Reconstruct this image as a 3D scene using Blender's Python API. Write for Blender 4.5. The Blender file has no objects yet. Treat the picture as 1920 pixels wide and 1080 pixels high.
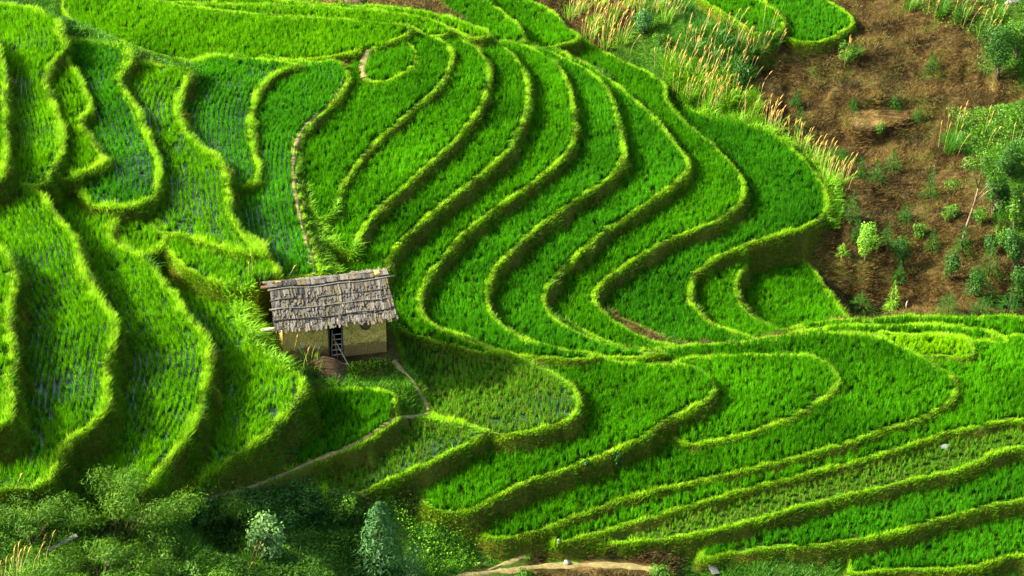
import bpy, math
import numpy as np
from mathutils import Vector, Matrix
rng = np.random.default_rng(7)
R = math.radians
SC = bpy.context.scene
COL = SC.collection

# ------------------------------------------------------------------ camera
DIST, DEP, FPX = 130.0, R(30.0), 4840.0
CZ, CY = DIST * math.sin(DEP), -DIST * math.cos(DEP)
cam = bpy.data.cameras.new('camera')
cam_o = bpy.data.objects.new('camera', cam); COL.objects.link(cam_o)
cam_o.location = (0, CY, CZ); cam_o.rotation_euler = (math.pi / 2 - DEP, 0, 0)
cam.sensor_width = 36.0; cam.lens = 36.0 * FPX / 1920.0
cam.clip_start = 1.0; cam.clip_end = 2000.0
SC.camera = cam_o

# ------------------------------------------------------------------ world, sun, exposure
SUN_EL, SUN_AZ = R(35), math.atan2(0.08, -0.99)      # direction towards the sun, plan angle
sd = Vector((math.cos(SUN_AZ) * math.cos(SUN_EL), math.sin(SUN_AZ) * math.cos(SUN_EL), math.sin(SUN_EL)))
w = bpy.data.worlds.new('World'); SC.world = w; w.use_nodes = True
nt = w.node_tree
sky = nt.nodes.new('ShaderNodeTexSky'); sky.sky_type = 'NISHITA'; sky.sun_disc = False; sky.dust_density = 6.0; sky.ozone_density = 2.5; sky.air_density = 0.8
sky.sun_elevation = SUN_EL; sky.sun_rotation = math.atan2(sd.x, sd.y)
bg = nt.nodes['Background']; bg.inputs['Strength'].default_value = 0.15
nt.links.new(sky.outputs[0], bg.inputs[0])
sl = bpy.data.lights.new('sun', 'SUN'); sl.energy = 5.0; sl.angle = R(0.5); sl.color = (1.0, 0.92, 0.72)
so = bpy.data.objects.new('sun', sl); COL.objects.link(so)
so.rotation_euler = sd.to_track_quat('Z', 'Y').to_euler()
SC.view_settings.view_transform = 'Standard'; SC.view_settings.look = 'None'
SC.view_settings.exposure = 1.87; SC.view_settings.gamma = 1.0; SC.view_settings.use_curve_mapping = False

# ------------------------------------------------------------------ pixel <-> place
sD, cD = math.sin(DEP), math.cos(DEP)
def ray(px, py):
    u = (np.asarray(px, float) - 960.0) / FPX; v = (540.0 - np.asarray(py, float)) / FPX
    return np.stack([u, cD + v * sD, -sD + v * cD], -1)
def at(px, py, z):
    d = ray(px, py); t = (z - CZ) / d[..., 2]
    return np.stack([t * d[..., 0], CY + t * d[..., 1]], -1)
def proj(p):
    p = np.asarray(p, float); x = p[..., 0]; y = p[..., 1] - CY; z = p[..., 2] - CZ
    dep = y * cD - z * sD; up = y * sD + z * cD
    return 960 + FPX * x / dep, 540 - FPX * up / dep

# ------------------------------------------------------------------ materials
def mat(name):
    m = bpy.data.materials.new(name); m.use_nodes = True
    n = m.node_tree; n.nodes.clear()
    return m, n, n.nodes, n.links
def ramp(n, l, fac, stops):
    r = n.new('ShaderNodeValToRGB'); e = r.color_ramp.elements
    while len(e) < len(stops): e.new(0.5)
    for k, (p, c) in enumerate(stops): e[k].position = p; e[k].color = (*c, 1)
    l.new(fac, r.inputs[0]); return r.outputs[0]
def noise(n, l, scale, detail=3, rough=0.6, vec=None):
    t = n.new('ShaderNodeTexNoise'); t.inputs['Scale'].default_value = scale
    t.inputs['Detail'].default_value = detail; t.inputs['Roughness'].default_value = rough
    if vec is None:
        g = n.new('ShaderNodeNewGeometry'); vec = g.outputs['Position']
    l.new(vec, t.inputs['Vector']); return t.outputs['Fac']
def mixc(n, l, fac, a, b, mode='MIX'):
    m = n.new('ShaderNodeMix'); m.data_type = 'RGBA'; m.blend_type = mode
    for s, v in ((m.inputs[0], fac), (m.inputs[6], a), (m.inputs[7], b)):
        if isinstance(v, (int, float)): s.default_value = v
        elif isinstance(v, tuple): s.default_value = (*v, 1)
        else: l.new(v, s)
    return m.outputs[2]
def leaf_mat(name, lo, hi, trans=0.4, patch=0.25, patch_scale=0.35, dry=None, gloss=0.008):
    """blades and leaves: colour from a per-blade number, drifting slowly from place to place"""
    m, t, n, l = mat(name)
    a = n.new('ShaderNodeAttribute'); a.attribute_name = 'tint'
    c = ramp(n, l, a.outputs['Fac'], [(0.0, lo), (1.0, hi)] if dry is None else [(0.0, lo), (0.72, hi), (0.86, dry), (1.0, dry)])
    p = ramp(n, l, noise(n, l, patch_scale, 3), [(0.3, (1 - patch, 1 - patch * .8, 1 - patch)), (0.7, (1 + patch, 1 + patch * .7, 1.0))])
    c = mixc(n, l, 1.0, c, p, 'MULTIPLY')
    d = n.new('ShaderNodeBsdfDiffuse'); l.new(c, d.inputs[0])
    tr = n.new('ShaderNodeBsdfTranslucent'); l.new(c, tr.inputs[0])
    mx = n.new('ShaderNodeMixShader'); mx.inputs[0].default_value = trans
    l.new(d.outputs[0], mx.inputs[1]); l.new(tr.outputs[0], mx.inputs[2])
    g = n.new('ShaderNodeBsdfGlossy'); g.inputs['Roughness'].default_value = 0.45
    m2 = n.new('ShaderNodeMixShader'); m2.inputs[0].default_value = gloss
    l.new(mx.outputs[0], m2.inputs[1]); l.new(g.outputs[0], m2.inputs[2])
    o = n.new('ShaderNodeOutputMaterial'); l.new(m2.outputs[0], o.inputs[0])
    return m
def solid_mat(name, stops, scale=3.0, rough=0.9, bump=0.3, detail=6, bscale=None, stretch=None, spec=0.2):
    m, t, n, l = mat(name)
    vec = None
    if stretch:
        tc = n.new('ShaderNodeTexCoord'); mp = n.new('ShaderNodeMapping'); mp.inputs['Scale'].default_value = stretch
        l.new(tc.outputs['Object'], mp.inputs[0]); vec = mp.outputs[0]
    f = noise(n, l, scale, detail, 0.65, vec)
    c = ramp(n, l, f, stops)
    b = n.new('ShaderNodeBsdfPrincipled'); l.new(c, b.inputs['Base Color'])
    b.inputs['Roughness'].default_value = rough; b.inputs['Specular IOR Level'].default_value = spec
    if bump:
        bp = n.new('ShaderNodeBump'); bp.inputs['Strength'].default_value = bump; bp.inputs['Distance'].default_value = 0.05
        l.new(noise(n, l, bscale or scale * 3, 4, 0.6, vec), bp.inputs['Height']); l.new(bp.outputs[0], b.inputs['Normal'])
    o = n.new('ShaderNodeOutputMaterial'); l.new(b.outputs[0], o.inputs[0])
    return m

def bank_mat():
    """terrace banks: turf on what is level, turf and bare soil mixed on what is steep"""
    m, t, n, l = mat('bank_earth')
    g = n.new('ShaderNodeNewGeometry'); s = n.new('ShaderNodeSeparateXYZ'); l.new(g.outputs['True Normal'], s.inputs[0])
    turf = ramp(n, l, noise(n, l, 2.2, 5), [(0.3, (0.035, 0.11, 0.004)), (0.7, (0.085, 0.19, 0.008))])
    soil = ramp(n, l, noise(n, l, 5.5, 8, 0.8), [(0.3, (0.030, 0.062, 0.005)), (0.46, (0.105, 0.092, 0.010)), (0.56, (0.055, 0.080, 0.006)), (0.68, (0.040, 0.12, 0.005))])
    steep = n.new('ShaderNodeMapRange'); steep.inputs[1].default_value = 0.92; steep.inputs[2].default_value = 0.65
    l.new(s.outputs[2], steep.inputs[0])
    c = mixc(n, l, steep.outputs[0], turf, soil)
    b = n.new('ShaderNodeBsdfPrincipled'); l.new(c, b.inputs['Base Color']); b.inputs['Roughness'].default_value = 1.0
    b.inputs['Specular IOR Level'].default_value = 0.05
    bp = n.new('ShaderNodeBump'); bp.inputs['Strength'].default_value = 0.8; bp.inputs['Distance'].default_value = 0.12
    l.new(noise(n, l, 7, 5, 0.7), bp.inputs['Height']); l.new(bp.outputs[0], b.inputs['Normal'])
    o = n.new('ShaderNodeOutputMaterial'); l.new(b.outputs[0], o.inputs[0])
    return m
def hill_mat():
    """open hillside: colour by how dry the ground is (attribute), straw and turned earth against green turf"""
    m, t, n, l = mat('hillside_earth')
    a = n.new('ShaderNodeAttribute'); a.attribute_name = 'dry'
    green = ramp(n, l, noise(n, l, 1.6, 5), [(0.3, (0.018, 0.060, 0.006)), (0.7, (0.055, 0.125, 0.010))])
    tc = n.new('ShaderNodeNewGeometry'); mp = n.new('ShaderNodeMapping'); mp.inputs['Scale'].default_value = (0.8, 2.2, 2.0)
    mp.inputs['Rotation'].default_value = (0, 0, 0.5)
    l.new(tc.outputs['Position'], mp.inputs[0])
    brown = ramp(n, l, noise(n, l, 1.4, 8, 0.75, mp.outputs[0]), [(0.30, (0.010, 0.006, 0.002)), (0.45, (0.036, 0.020, 0.006)), (0.56, (0.066, 0.046, 0.013)), (0.70, (0.15, 0.108, 0.034))])
    brown = mixc(n, l, ramp(n, l, noise(n, l, 0.5, 4), [(0.48, (0, 0, 0)), (0.66, (0.5, 0.5, 0.5))]), brown, green)
    straw = ramp(n, l, noise(n, l, 3.0, 6, 0.7, mp.outputs[0]), [(0.3, (0.15, 0.09, 0.025)), (0.7, (0.34, 0.235, 0.085))])
    f1 = n.new('ShaderNodeMapRange'); f1.inputs[1].default_value = 0.25; f1.inputs[2].default_value = 0.6; l.new(a.outputs['Fac'], f1.inputs[0])
    f2 = n.new('ShaderNodeMapRange'); f2.inputs[1].default_value = 1.15; f2.inputs[2].default_value = 1.6; l.new(a.outputs['Fac'], f2.inputs[0])
    c = mixc(n, l, f1.outputs[0], green, brown); c = mixc(n, l, f2.outputs[0], c, straw)
    b = n.new('ShaderNodeBsdfPrincipled'); l.new(c, b.inputs['Base Color']); b.inputs['Roughness'].default_value = 1.0
    b.inputs['Specular IOR Level'].default_value = 0.05
    bp = n.new('ShaderNodeBump'); bp.inputs['Strength'].default_value = 0.9; bp.inputs['Distance'].default_value = 0.2
    l.new(noise(n, l, 4, 7, 0.75), bp.inputs['Height']); l.new(bp.outputs[0], b.inputs['Normal'])
    o = n.new('ShaderNodeOutputMaterial'); l.new(b.outputs[0], o.inputs[0])
    return m
def water_mat():
    m, t, n, l = mat('paddy_water')
    c = ramp(n, l, noise(n, l, 1.5, 4), [(0.35, (0.014, 0.036, 0.016)), (0.7, (0.034, 0.060, 0.026))])
    b = n.new('ShaderNodeBsdfPrincipled'); l.new(c, b.inputs['Base Color']); b.inputs['Roughness'].default_value = 0.15
    b.inputs['IOR'].default_value = 1.33; b.inputs['Specular IOR Level'].default_value = 0.55
    bp = n.new('ShaderNodeBump'); bp.inputs['Strength'].default_value = 0.15; bp.inputs['Distance'].default_value = 0.02
    l.new(noise(n, l, 9, 2), bp.inputs['Height']); l.new(bp.outputs[0], b.inputs['Normal'])
    o = n.new('ShaderNodeOutputMaterial'); l.new(b.outputs[0], o.inputs[0])
    return m
M_BANK, M_HILL, M_WATER = bank_mat(), hill_mat(), water_mat()
M_MUD = solid_mat('paddy_mud', [(0.3, (0.012, 0.040, 0.003)), (0.7, (0.030, 0.055, 0.005))], 2.0, 1.0, .4, spec=.02)
WET = ('A1', 'A3', 'A4', 'A5', 'P', 'B1', 'B2', 'B3', 'A4b')
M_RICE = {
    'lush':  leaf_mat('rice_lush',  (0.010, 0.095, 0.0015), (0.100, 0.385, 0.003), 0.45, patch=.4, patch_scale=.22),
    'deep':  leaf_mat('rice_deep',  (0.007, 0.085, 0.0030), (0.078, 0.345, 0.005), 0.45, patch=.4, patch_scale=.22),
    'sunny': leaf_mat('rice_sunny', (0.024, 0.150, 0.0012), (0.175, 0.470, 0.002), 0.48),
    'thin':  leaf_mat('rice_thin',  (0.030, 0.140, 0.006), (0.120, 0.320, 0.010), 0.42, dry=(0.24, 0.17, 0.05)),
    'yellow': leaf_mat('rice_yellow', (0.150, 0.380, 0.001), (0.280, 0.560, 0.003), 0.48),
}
M_EDGE = leaf_mat('edge_grass', (0.160, 0.410, 0.006), (0.420, 0.690, 0.020), 0.47, dry=(0.46, 0.52, 0.07))
M_BANKG = leaf_mat('bank_grass', (0.036, 0.150, 0.003), (0.140, 0.350, 0.006), 0.35, patch=.45, patch_scale=.8, dry=(0.15, 0.125, 0.018))
M_WEED = leaf_mat('weed_leaves', (0.022, 0.110, 0.008), (0.090, 0.270, 0.014), 0.4, patch=0.4)
M_WEEDB = leaf_mat('bright_weed_leaves', (0.090, 0.270, 0.006), (0.230, 0.480, 0.016), 0.45, patch=0.25)
M_DRY = leaf_mat('dry_stalks', (0.020, 0.012, 0.004), (0.180, 0.125, 0.042), 0.3, patch=0.6, patch_scale=.5)

# ------------------------------------------------------------------ small helpers
def link(o, parent=None):
    COL.objects.link(o)
    if parent: o.parent = parent
    return o
def tag(o, label=None, cat=None, group=None, kind=None):
    for k, v in (('label', label), ('category', cat), ('group', group), ('kind', kind)):
        if v: o[k] = v
    return o
def np_mesh(name, V, loops, starts, totals, m, tint=None, smooth=False, attr='tint'):
    me = bpy.data.meshes.new(name)
    me.vertices.add(len(V)); me.vertices.foreach_set('co', np.ascontiguousarray(V, np.float32).ravel())
    me.loops.add(len(loops)); me.loops.foreach_set('vertex_index', np.ascontiguousarray(loops, np.int32))
    me.polygons.add(len(starts)); me.polygons.foreach_set('loop_start', np.ascontiguousarray(starts, np.int32))
    me.polygons.foreach_set('loop_total', np.ascontiguousarray(totals, np.int32))
    if smooth: me.polygons.foreach_set('use_smooth', np.ones(len(starts), bool))
    if tint is not None:
        a = me.attributes.new(attr, 'FLOAT', 'POINT'); a.data.foreach_set('value', np.ascontiguousarray(tint, np.float32))
    if m: me.materials.append(m)
    me.update(calc_edges=True)
    return me
def blades_mesh(name, P, H, W, lean, face, m, tint, droop=0.35, fine=False):
    """P roots (N,3), H heights, W widths, lean (N,2) sideways reach of the tip, face angle of the blade's flat side"""
    N = len(P)
    s = np.stack([np.cos(face), np.sin(face), np.zeros(N)], -1) * (W[:, None] * 0.5)
    L = np.concatenate([lean, np.zeros((N, 1))], 1); up = np.array([0, 0, 1.0])
    tip = P + L + up * (H * (1.0 - droop * np.clip(np.linalg.norm(lean, axis=1) / np.maximum(H, 1e-3), 0, 1)))[:, None]
    if fine:
        V = np.stack([P - s, P + s, tip], 1).reshape(-1, 3)
        return np_mesh(name, V, np.arange(N * 3), np.arange(N) * 3, np.full(N, 3), m, np.repeat(tint, 3))
    mid = P + L * 0.36 + up * (H * 0.55)[:, None]
    V = np.stack([P, mid + s, tip, mid - s], 1).reshape(-1, 3)
    loops = ((np.arange(N) * 4)[:, None] + np.array([0, 1, 3, 3, 1, 2])).ravel()
    return np_mesh(name, V, loops, np.arange(2 * N) * 3, np.full(2 * N, 3), m, np.repeat(tint, 4))
def leaves_mesh(name, P, S, nrm, m, tint, ratio=0.55):
    """leaf-shaped diamonds (two triangles) at P, size S, roughly facing nrm"""
    N = len(P)
    a = rng.normal(size=(N, 3)); a -= nrm * (a * nrm).sum(1)[:, None]; a /= np.linalg.norm(a, axis=1)[:, None] + 1e-9
    b = np.cross(nrm, a); s = S[:, None]
    V = np.stack([P - a * s * .5, P + b * s * ratio * .5 + nrm * s * .06, P + a * s * .5, P - b * s * ratio * .5 + nrm * s * .06], 1).reshape(-1, 3)
    loops = ((np.arange(N) * 4)[:, None] + np.array([0, 1, 2, 0, 2, 3])).ravel()
    return np_mesh(name, V, loops, np.arange(2 * N) * 3, np.full(2 * N, 3), m, np.repeat(tint, 4))
class Waves:
    """smooth random field of unit size"""
    def __init__(s, n, lo, hi, seed):
        r = np.random.default_rng(seed); a = r.uniform(0, 2 * np.pi, n); k = 2 * np.pi / r.uniform(lo, hi, n)
        s.kx, s.ky, s.ph, s.n = np.cos(a) * k, np.sin(a) * k, r.uniform(0, 2 * np.pi, n), n
    def __call__(s, x, y):
        o = 0
        for i in range(s.n): o = o + np.sin(s.kx[i] * x + s.ky[i] * y + s.ph[i])
        return o / math.sqrt(s.n)

# ------------------------------------------------------------------ the terraces, traced: level, downhill edge, edge hidden under the one above
S = 0.94
# key: (level, rim pixels, back pixels, rice kind, rice height, row gap, along gap, where it is)
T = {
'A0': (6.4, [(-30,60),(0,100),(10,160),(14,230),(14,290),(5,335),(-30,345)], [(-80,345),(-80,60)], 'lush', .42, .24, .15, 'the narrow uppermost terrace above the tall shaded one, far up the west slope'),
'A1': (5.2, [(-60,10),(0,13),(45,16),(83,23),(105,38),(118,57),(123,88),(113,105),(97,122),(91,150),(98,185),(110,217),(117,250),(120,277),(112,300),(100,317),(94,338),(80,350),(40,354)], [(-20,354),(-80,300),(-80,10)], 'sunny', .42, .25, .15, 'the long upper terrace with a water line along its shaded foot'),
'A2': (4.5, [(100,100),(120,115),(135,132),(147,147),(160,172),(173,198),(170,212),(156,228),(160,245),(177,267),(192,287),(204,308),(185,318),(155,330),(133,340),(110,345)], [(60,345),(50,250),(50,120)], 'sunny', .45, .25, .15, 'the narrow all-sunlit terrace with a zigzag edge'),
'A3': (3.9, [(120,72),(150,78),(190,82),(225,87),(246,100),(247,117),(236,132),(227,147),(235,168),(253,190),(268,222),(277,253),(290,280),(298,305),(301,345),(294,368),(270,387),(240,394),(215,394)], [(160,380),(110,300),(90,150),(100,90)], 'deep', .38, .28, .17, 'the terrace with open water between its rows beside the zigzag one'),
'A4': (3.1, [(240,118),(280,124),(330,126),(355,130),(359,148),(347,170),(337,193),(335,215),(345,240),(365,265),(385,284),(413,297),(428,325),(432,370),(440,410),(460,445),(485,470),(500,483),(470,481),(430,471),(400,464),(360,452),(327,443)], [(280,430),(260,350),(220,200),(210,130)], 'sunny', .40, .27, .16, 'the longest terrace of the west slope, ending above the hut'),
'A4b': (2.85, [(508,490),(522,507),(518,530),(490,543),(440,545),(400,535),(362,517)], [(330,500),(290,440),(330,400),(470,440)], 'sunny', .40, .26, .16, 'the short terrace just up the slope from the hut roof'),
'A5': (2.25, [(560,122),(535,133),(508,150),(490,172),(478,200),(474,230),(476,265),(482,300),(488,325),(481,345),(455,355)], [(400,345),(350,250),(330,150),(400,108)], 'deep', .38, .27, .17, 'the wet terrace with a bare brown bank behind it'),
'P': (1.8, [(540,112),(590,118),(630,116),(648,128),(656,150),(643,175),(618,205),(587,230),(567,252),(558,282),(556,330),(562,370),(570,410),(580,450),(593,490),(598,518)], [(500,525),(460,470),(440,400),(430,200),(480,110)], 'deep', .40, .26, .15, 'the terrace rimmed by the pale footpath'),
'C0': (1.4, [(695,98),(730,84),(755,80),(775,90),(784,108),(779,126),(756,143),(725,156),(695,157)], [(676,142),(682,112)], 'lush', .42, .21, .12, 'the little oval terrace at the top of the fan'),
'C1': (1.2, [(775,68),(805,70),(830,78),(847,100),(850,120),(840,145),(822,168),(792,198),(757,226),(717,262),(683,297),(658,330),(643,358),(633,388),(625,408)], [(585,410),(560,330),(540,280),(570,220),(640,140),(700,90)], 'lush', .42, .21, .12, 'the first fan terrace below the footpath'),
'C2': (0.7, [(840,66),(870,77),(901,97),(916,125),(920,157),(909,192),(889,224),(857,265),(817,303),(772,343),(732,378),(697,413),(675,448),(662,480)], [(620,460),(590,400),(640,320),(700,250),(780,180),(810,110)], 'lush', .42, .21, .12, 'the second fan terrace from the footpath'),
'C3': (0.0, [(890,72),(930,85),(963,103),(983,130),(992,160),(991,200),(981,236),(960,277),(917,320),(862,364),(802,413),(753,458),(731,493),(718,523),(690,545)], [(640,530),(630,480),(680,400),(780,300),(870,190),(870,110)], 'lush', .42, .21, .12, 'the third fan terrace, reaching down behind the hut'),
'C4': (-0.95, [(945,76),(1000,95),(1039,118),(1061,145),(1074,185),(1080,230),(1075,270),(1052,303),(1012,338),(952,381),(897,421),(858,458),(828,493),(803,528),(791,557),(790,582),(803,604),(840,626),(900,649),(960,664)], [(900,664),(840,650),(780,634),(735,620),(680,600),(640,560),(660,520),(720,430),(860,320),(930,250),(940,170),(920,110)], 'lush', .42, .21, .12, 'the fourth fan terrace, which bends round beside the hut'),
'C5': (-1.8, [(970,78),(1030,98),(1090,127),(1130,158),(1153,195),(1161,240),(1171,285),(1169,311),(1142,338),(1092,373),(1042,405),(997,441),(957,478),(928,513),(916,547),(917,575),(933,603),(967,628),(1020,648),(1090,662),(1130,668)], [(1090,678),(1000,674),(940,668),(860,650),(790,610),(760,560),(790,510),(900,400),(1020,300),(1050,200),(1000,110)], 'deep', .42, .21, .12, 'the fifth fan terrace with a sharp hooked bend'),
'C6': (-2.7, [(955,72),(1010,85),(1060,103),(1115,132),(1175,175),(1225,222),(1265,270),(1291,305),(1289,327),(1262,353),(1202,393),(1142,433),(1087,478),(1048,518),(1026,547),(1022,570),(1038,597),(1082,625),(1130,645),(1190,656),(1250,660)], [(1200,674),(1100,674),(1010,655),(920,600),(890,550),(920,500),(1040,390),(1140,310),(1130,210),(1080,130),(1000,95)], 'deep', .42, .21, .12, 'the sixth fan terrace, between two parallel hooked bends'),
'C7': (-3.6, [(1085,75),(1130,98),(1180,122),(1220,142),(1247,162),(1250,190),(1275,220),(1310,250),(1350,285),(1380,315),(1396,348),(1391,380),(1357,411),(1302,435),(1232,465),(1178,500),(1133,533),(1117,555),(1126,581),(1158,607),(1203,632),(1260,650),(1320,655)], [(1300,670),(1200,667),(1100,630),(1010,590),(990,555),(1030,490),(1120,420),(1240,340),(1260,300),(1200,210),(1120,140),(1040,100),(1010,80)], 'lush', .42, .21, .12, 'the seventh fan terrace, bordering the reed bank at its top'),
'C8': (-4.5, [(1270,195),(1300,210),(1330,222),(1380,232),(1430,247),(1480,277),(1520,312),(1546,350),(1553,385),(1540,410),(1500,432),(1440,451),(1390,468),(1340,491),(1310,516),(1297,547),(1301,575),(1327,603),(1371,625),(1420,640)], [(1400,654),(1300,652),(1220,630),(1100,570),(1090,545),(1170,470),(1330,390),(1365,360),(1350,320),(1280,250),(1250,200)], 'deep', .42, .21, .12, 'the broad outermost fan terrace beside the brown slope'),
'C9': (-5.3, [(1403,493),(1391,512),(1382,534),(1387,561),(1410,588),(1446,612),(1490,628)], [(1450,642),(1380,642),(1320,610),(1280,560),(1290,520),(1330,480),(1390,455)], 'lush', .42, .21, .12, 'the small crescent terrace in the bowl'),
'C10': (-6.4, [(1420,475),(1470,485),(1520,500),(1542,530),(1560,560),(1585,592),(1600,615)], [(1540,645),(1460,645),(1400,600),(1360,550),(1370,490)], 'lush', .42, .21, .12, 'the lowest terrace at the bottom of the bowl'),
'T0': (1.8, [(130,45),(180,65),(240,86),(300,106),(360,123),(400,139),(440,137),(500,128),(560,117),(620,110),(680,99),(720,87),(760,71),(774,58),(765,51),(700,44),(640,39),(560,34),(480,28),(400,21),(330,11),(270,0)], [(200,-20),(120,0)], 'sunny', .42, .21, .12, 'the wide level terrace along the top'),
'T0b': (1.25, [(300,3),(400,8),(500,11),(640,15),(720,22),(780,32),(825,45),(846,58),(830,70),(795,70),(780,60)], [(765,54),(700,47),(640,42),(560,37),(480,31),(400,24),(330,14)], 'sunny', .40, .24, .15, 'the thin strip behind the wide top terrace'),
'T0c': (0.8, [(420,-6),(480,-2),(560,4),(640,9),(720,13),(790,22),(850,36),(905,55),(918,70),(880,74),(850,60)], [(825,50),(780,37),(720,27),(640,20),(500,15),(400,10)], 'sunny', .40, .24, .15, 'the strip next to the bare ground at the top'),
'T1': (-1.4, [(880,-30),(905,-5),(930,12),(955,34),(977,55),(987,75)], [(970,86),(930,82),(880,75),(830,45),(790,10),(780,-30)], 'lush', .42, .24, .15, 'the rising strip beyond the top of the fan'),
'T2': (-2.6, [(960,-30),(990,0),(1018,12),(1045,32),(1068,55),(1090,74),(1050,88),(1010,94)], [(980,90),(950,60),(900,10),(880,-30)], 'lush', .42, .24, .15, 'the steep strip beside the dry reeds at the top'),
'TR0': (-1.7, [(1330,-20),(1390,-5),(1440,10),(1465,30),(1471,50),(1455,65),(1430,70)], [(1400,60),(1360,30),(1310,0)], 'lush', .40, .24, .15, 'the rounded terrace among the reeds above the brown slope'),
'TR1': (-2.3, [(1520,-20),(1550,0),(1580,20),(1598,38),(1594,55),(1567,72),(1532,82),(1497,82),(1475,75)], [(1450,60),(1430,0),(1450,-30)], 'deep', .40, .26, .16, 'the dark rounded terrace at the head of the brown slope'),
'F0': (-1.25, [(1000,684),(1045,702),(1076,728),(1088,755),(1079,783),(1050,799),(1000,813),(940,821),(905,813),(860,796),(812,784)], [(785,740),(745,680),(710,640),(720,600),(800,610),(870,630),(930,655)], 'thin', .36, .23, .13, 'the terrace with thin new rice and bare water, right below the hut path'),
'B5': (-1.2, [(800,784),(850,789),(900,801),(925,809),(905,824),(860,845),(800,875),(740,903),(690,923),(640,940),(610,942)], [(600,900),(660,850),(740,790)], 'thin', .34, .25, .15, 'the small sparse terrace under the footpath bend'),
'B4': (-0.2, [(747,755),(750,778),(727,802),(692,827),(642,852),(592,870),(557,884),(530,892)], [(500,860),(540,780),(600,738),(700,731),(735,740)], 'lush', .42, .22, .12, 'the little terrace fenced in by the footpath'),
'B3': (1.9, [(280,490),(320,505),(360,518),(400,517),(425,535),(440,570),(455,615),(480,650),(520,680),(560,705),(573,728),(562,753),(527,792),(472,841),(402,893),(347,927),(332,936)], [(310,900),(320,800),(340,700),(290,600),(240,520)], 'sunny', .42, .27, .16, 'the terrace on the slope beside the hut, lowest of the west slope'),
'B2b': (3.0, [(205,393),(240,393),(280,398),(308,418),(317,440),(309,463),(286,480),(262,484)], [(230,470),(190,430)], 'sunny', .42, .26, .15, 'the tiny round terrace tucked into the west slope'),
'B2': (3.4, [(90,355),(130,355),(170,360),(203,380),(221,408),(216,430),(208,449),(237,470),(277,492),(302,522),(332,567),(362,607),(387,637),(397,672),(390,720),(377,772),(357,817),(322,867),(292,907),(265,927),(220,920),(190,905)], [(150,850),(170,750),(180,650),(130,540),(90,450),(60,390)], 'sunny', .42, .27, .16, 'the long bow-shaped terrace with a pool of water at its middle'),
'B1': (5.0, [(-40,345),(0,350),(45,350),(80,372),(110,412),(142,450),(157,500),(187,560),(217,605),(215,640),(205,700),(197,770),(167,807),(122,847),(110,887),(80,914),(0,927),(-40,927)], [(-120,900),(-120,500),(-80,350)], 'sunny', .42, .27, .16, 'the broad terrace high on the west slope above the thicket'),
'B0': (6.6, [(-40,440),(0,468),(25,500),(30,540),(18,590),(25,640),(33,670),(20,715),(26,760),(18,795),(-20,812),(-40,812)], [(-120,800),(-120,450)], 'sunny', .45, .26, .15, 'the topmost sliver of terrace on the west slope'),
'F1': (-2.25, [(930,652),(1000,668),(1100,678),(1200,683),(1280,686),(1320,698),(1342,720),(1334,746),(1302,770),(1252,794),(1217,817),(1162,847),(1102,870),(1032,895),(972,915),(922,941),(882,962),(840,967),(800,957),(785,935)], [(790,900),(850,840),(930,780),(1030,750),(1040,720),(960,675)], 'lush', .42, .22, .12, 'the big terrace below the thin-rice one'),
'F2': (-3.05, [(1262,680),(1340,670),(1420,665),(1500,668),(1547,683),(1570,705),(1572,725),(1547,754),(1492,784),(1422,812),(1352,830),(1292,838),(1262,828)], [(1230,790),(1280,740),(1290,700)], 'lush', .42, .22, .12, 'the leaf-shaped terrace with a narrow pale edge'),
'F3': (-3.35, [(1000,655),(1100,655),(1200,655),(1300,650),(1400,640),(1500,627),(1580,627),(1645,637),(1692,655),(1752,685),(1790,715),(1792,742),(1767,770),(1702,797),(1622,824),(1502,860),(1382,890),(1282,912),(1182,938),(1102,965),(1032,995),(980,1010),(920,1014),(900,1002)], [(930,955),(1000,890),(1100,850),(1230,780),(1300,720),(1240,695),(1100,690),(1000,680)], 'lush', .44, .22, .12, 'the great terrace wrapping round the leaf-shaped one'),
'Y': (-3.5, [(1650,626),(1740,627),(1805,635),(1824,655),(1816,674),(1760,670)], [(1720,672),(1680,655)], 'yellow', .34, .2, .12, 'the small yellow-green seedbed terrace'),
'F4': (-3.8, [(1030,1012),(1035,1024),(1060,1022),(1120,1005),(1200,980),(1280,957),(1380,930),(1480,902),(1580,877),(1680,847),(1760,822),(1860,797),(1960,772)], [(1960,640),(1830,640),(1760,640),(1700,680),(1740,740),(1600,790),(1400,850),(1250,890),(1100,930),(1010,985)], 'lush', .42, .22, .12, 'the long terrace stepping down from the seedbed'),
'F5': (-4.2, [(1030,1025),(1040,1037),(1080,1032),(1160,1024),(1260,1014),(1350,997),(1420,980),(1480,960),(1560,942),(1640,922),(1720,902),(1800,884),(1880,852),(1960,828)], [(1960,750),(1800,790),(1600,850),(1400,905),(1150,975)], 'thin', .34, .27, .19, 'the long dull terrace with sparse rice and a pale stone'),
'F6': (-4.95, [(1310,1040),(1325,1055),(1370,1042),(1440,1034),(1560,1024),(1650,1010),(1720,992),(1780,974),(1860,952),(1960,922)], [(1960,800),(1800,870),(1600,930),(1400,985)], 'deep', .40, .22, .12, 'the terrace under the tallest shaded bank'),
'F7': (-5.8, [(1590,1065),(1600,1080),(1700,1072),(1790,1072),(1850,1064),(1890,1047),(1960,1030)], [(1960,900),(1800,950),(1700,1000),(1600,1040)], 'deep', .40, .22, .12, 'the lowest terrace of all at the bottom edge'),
'G0': (-3.95, [(1480,617),(1520,606),(1600,600),(1700,595),(1800,596),(1960,602)], [(1960,642),(1890,640),(1860,627),(1800,618),(1700,615),(1600,615),(1520,622)], 'lush', .42, .21, .12, 'the ridge-top strip against the brown slope'),
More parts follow.
